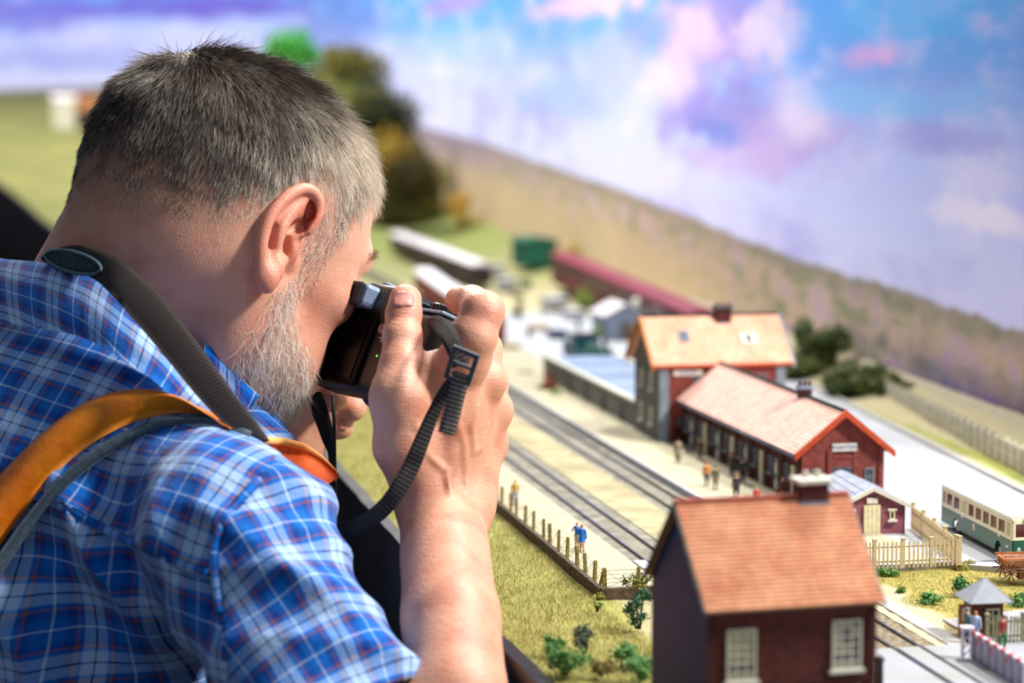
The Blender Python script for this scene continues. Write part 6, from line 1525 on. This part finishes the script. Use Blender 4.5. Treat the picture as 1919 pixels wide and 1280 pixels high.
c = cam_loc(707, 667); t = NT('green_light'); t.b.inputs['Emission Color'].default_value = (.1, 1, .1, 1); t.b.inputs['Emission Strength'].default_value = 3; m_led = t.out(lin('#1fae2a'), .4)
MB().lathe((c[0], .0002, c[2]), (0, -1, 0), [(.0006, 0), (.0006, .0006), (0, .0008)], 10).build('indicator_light', m_led, camr)
mk = []
for px, py, n_m, w_m in ((699, 574, 5, .0011), (716, 634, 4, .0009), (717, 640, 4, .0009), (705, 694, 3, .0010)):
    c = cam_loc(px, py)
    for k in range(n_m): MB().box((c[0] + (k - n_m / 2) * w_m * 1.3, -.0002, c[2]), (w_m * .8, .0004, w_m * (1.3 if k % 2 else .9))).build('printed_mark', m_mark, camr)
c = cam_loc(712, 654); MB().lathe((.094, -.0002, -.040), (0, -1, 0), [(.0095, 0), (.0095, .0012), (.0080, .0018), (.0045, .0018), (.004, .0012), (0, .0012)], 28).build('control_wheel', m_cbody, camr)
MB().lathe((.111, .012, -.006), (1, 0, 0), [(.0032, 0), (.0032, .002), (.0018, .0024), (.0018, .0042), (.0030, .0046)], 14).build('strap_lug', m_chr, camr); MB().lathe((-.019, .012, -.006), (-1, 0, 0), [(.0032, 0), (.0032, .002), (.0018, .0024), (.0018, .0042), (.0030, .0046)], 14).build('strap_lug', m_chr, camr)

# ---------------------------------------------------------------- straps of the camera
MI = camr.matrix_world.inverted()
def tc(p): v = MI @ Vector(p); return V3(*v)
def webbing(name, col, scale, direction='u', rough=.85, depth=.5, col2='#000000'):
    t = NT(name); U = t.n('ShaderNodeUVMap', uv_map='UVMap').outputs[0]; w = t.n('ShaderNodeTexWave', wave_type='BANDS', bands_direction='X' if direction == 'u' else 'Y'); t.set(w.inputs[0], U); w.inputs['Scale'].default_value = scale; w.inputs['Distortion'].default_value = .6; w.inputs['Detail Scale'].default_value = 80
    w2 = t.n('ShaderNodeTexWave', wave_type='BANDS', bands_direction='Y'); t.set(w2.inputs[0], U); w2.inputs['Scale'].default_value = scale * 1.3
    f = t.math('ADD', t.math('MULTIPLY', w.outputs[1], .75), t.math('MULTIPLY', w2.outputs[1], .25)); t.bump(f, depth, .0012)
    return t.out(t.mix(t.math('MULTIPLY', f, .75), lin(col2), lin(col)), rough, 0, .25)
m_web = webbing('grey_brown_webbing', '#544a47', 150, 'u', col2='#1d191a'); m_web2 = webbing('narrow_ribbed_webbing', '#5d5653', 120, 'u', depth=.9, col2='#1d1a1a'); m_web3 = webbing('pale_ribbed_webbing', '#a39d98', 120, 'u', depth=1., col2='#2a2626'); m_stitch = mat('blue_grey_stitching', '#5b7482', .8, .1, 500, .5, 2500); m_pad = mat('dark_suede_pad', '#25303a', .95, .35, 700, 1., 1500, .001, col2='#4b5d69')
def band(name, A, B, th, m, **k): return loft(name, [tc(q) for q in A], [tc(q) for q in B], th, m, camr, outward=V3(*(MI.to_3x3() @ Vector((-.2, -1, .3)))), **k)
outr = [(78, 480), (112, 464), (150, 460), (200, 474), (250, 505), (300, 552), (345, 608), (390, 668), (430, 724), (465, 770), (506, 826)]
innr = [(86, 492), (118, 500), (150, 512), (178, 524), (205, 548), (245, 592), (290, 645), (335, 700), (375, 748), (425, 796), (496, 829)]
Ds = [1.520, 1.492, 1.472, 1.450, 1.430, 1.412, 1.402, 1.397, 1.396, 1.400, 1.412]
band('neck_strap', [P(x, y, d) for (x, y), d in zip(outr, Ds)], [P(x, y, d - .004) for (x, y), d in zip(innr, Ds)], .0022, m_web, nc=6, bulge=.0012)
# rounded pad at the back of the neck with a stitched rim
pd_ = []
for k in range(24):
    a = 2 * math.pi * k / 24; u_ = math.cos(a); w_ = math.sin(a); pd_.append((138 + 52 * u_ + 2 * w_, 491 + 20 * w_ + 11 * u_))
def pD(x, y): return np.interp(x, [78, 112, 150, 200], [1.512, 1.486, 1.463, 1.443]) - .004
c = V3(*np.mean([P(x, y, pD(x, y)) for x, y in pd_], 0)) + V3(0, -.0045, .001); rimv = [P(x, y, pD(x, y) - .001) for x, y in pd_]
mb = MB(); mid = [(r_ * .62 + c * .38) + V3(0, -.0012, .0006) for r_ in rimv]; mb.add([tc(q) for q in rimv + mid + [c]] + [tc(q + V3(0, .003, 0)) for q in rimv], [(i, (i + 1) % 24, 24 + (i + 1) % 24, 24 + i) for i in range(24)] + [(24 + i, 24 + (i + 1) % 24, 48) for i in range(24)] + [(49 + i, 49 + (i + 1) % 24, (i + 1) % 24, i) for i in range(24)] + [tuple(range(49, 73))])
mb.build('neck_pad', m_pad, camr, smooth=True)
MB().tube([tc(q + V3(0, -.001, 0)) for q in rimv + rimv[:2]], .0011, 8).build('pad_stitching', m_stitch, camr, smooth=True)
# orange end flap
m_or = mat('orange_suede', '#e8621a', .75, .12, 90, .3, 900, col2='#d24f10'); m_or2 = mat('orange_edge', '#f2a860', .7, .08, 90)
ft = [P(492, 830, 1.415), P(530, 832, 1.455), P(568, 842, 1.490), (P(604, 862, 1.494)), P(635, 890, 1.488)]
fb = [P(500, 855, 1.415), P(535, 880, 1.436), P(565, 905, 1.452), P(598, 920, 1.462), P(632, 893, 1.484)]
band('orange_flap', ft, fb, .0030, m_or, nc=6, k=6, bulge=-.004)
MB().tube([tc(q + V3(0, 0, .0012)) for q in crom(ft, 6)], [.0026] * 12 + [.0026 - .0002 * k for k in range(13)], 8).build('flap_edge', m_or2, camr, smooth=True)
# narrow strap: lug, buckle, hanging tail, long run to the shoulder
def ribbon(name, pts, w, m, th=.0011, wdir=None, **kw):
    c = [np.asarray(p, float) for p in pts]; A, B = [], []
    for i, q_ in enumerate(c):
        t_ = nrm(c[min(i + 1, len(c) - 1)] - c[max(i - 1, 0)]); ww = w[i] if hasattr(w, '__len__') else w
        s_ = wdir[i] if wdir is not None else nrm(np.cross(t_, V3(0, -1, .15))); A.append(q_ + s_ * ww / 2); B.append(q_ - s_ * ww / 2)
    return band(name, A, B, th, m, nc=3, k=7, **kw)
ribbon('strap_end', [P(801, 607, 1.466), P(815, 603, 1.448), P(832, 615, 1.420), P(846, 638, 1.404), P(858, 664, 1.397), P(864, 684, 1.394)], [.006, .0085, .0105, .0105, .0105, .0105], m_web2)
ribbon('strap_tail', [P(868, 700, 1.389), P(861, 722, 1.389), P(853, 752, 1.390), P(845, 784, 1.391), P(837, 813, 1.391)], .0100, m_web3)
ribbon('long_strap', [P(860, 704, 1.397), P(836, 732, 1.402), P(812, 776, 1.402), P(792, 824, 1.399), P(771, 874, 1.394), P(748, 915, 1.390), P(722, 950, 1.392), P(692, 974, 1.398), P(655, 992, 1.408), P(600, 1000, 1.43)], [.008, .0075, .0075, .009, .010, .010, .010, .010, .0095, .009], m_web2)
m_buck = mat('dark_plastic_buckle', '#3a3f4a', .35, .05, 200, spec=.6)
bc_ = P(866, 686, 1.390); bz = nrm(P(874, 660, 1.388) - P(857, 712, 1.392)); bx_ = nrm(np.cross(bz, V3(.25, 1, 0))); by_ = np.cross(bz, bx_)
def bp3(u, v, w=0.): return bc_ + bx_ * u + bz * v + by_ * w
mb = MB()
for u, v, du, dv in ((0, .0090, .0164, .0030), (0, -.0090, .0164, .0030), (.0070, 0, .0028, .0182), (-.0070, 0, .0028, .0182), (0, .0008, .0120, .0020)):
    mb.box(tc(bp3(u, v)), (du, .0032, dv), X=tc(bc_ + bx_) - tc(bc_), Y=tc(bc_ + by_) - tc(bc_), Z=tc(bc_ + bz) - tc(bc_))
mb.build('buckle', m_buck, camr, bevel=.0006)
m_blk = mat('black_strap', '#0d0c0d', .6, .1, 200)
ribbon('left_strap', [P(592, 735, 1.60), P(598, 765, 1.60), P(608, 795, 1.598), P(616, 825, 1.596), P(622, 850, 1.594), P(620, 880, 1.59), P(606, 905, 1.58)], [.007, .0105, .0100, .0080, .0050, .004, .004], m_blk)
MB().tube([tc(P(624, 740, 1.598)), tc(P(627, 800, 1.594)), tc(P(628, 880, 1.588)), tc(P(630, 990, 1.575)), tc(P(632, 1060, 1.57))], .0012, 8).build('left_cord', m_blk, camr, smooth=True)

# ---------------------------------------------------------------- backpack strap over the shoulder
m_bpo = mat('orange_ripstop', '#e08212', .45, .08, 30, .25, 90, .003, spec=.4, col2='#d06a0c'); m_bpg = mat('grey_blue_binding', '#4a5a68', .85, .15, 300, .5, 1500)
bk = thing('backpack_strap', 'puffy orange backpack strap with grey-blue binding over the right shoulder', 'backpack strap', (-.3, 1.35, 1.2), 0); bo_ = -V3(-.3, 1.35, 1.2)
bt_ = [(-170, 1130), (-110, 1030), (-60, 960), (0, 885), (45, 840), (100, 790), (155, 750), (215, 727), (275, 727), (330, 742), (380, 764), (415, 780), (444, 798)]
bb_ = [(-185, 1290), (-120, 1190), (-60, 1110), (0, 1028), (48, 945), (106, 877), (160, 833), (222, 797), (283, 774), (340, 770), (392, 772), (428, 790), (446, 800)]
def onS(x, y, o_):
    p_ = on(x, y, o_, 1.15, 1.8, shirt_sdf, 1.42)
    return P(x, y, min(p_[1], np.interp(x, [200, 330, 470], [1.46, 1.415, 1.405])))
A = smoothed([onS(x, y, .006) for x, y in bt_], 2); B = smoothed([onS(x, y, .006) for x, y in bb_], 2)
loft('shoulder_strap', [q + bo_ for q in A], [q + bo_ for q in B], .004, m_bpo, bk, bulge=.013, nc=12, k=6)
g1 = [(-190, 1300), (-122, 1200), (-60, 1120), (0, 1040), (50, 956), (110, 887), (165, 842), (225, 806), (285, 783), (340, 772), (392, 776), (432, 794), (470, 812)]
g2 = [(-205, 1370), (-130, 1270), (-60, 1190), (0, 1084), (45, 1000), (105, 925), (165, 872), (230, 830), (292, 800), (345, 787), (392, 789), (430, 802), (468, 822)]
A = smoothed([onS(x, y, .014) for x, y in g1], 2); B = smoothed([onS(x, y, .007) for x, y in g2], 2)
loft('binding', [q + bo_ for q in A], [q + bo_ for q in B], .003, m_bpg, bk, bulge=.003, nc=6, k=6)
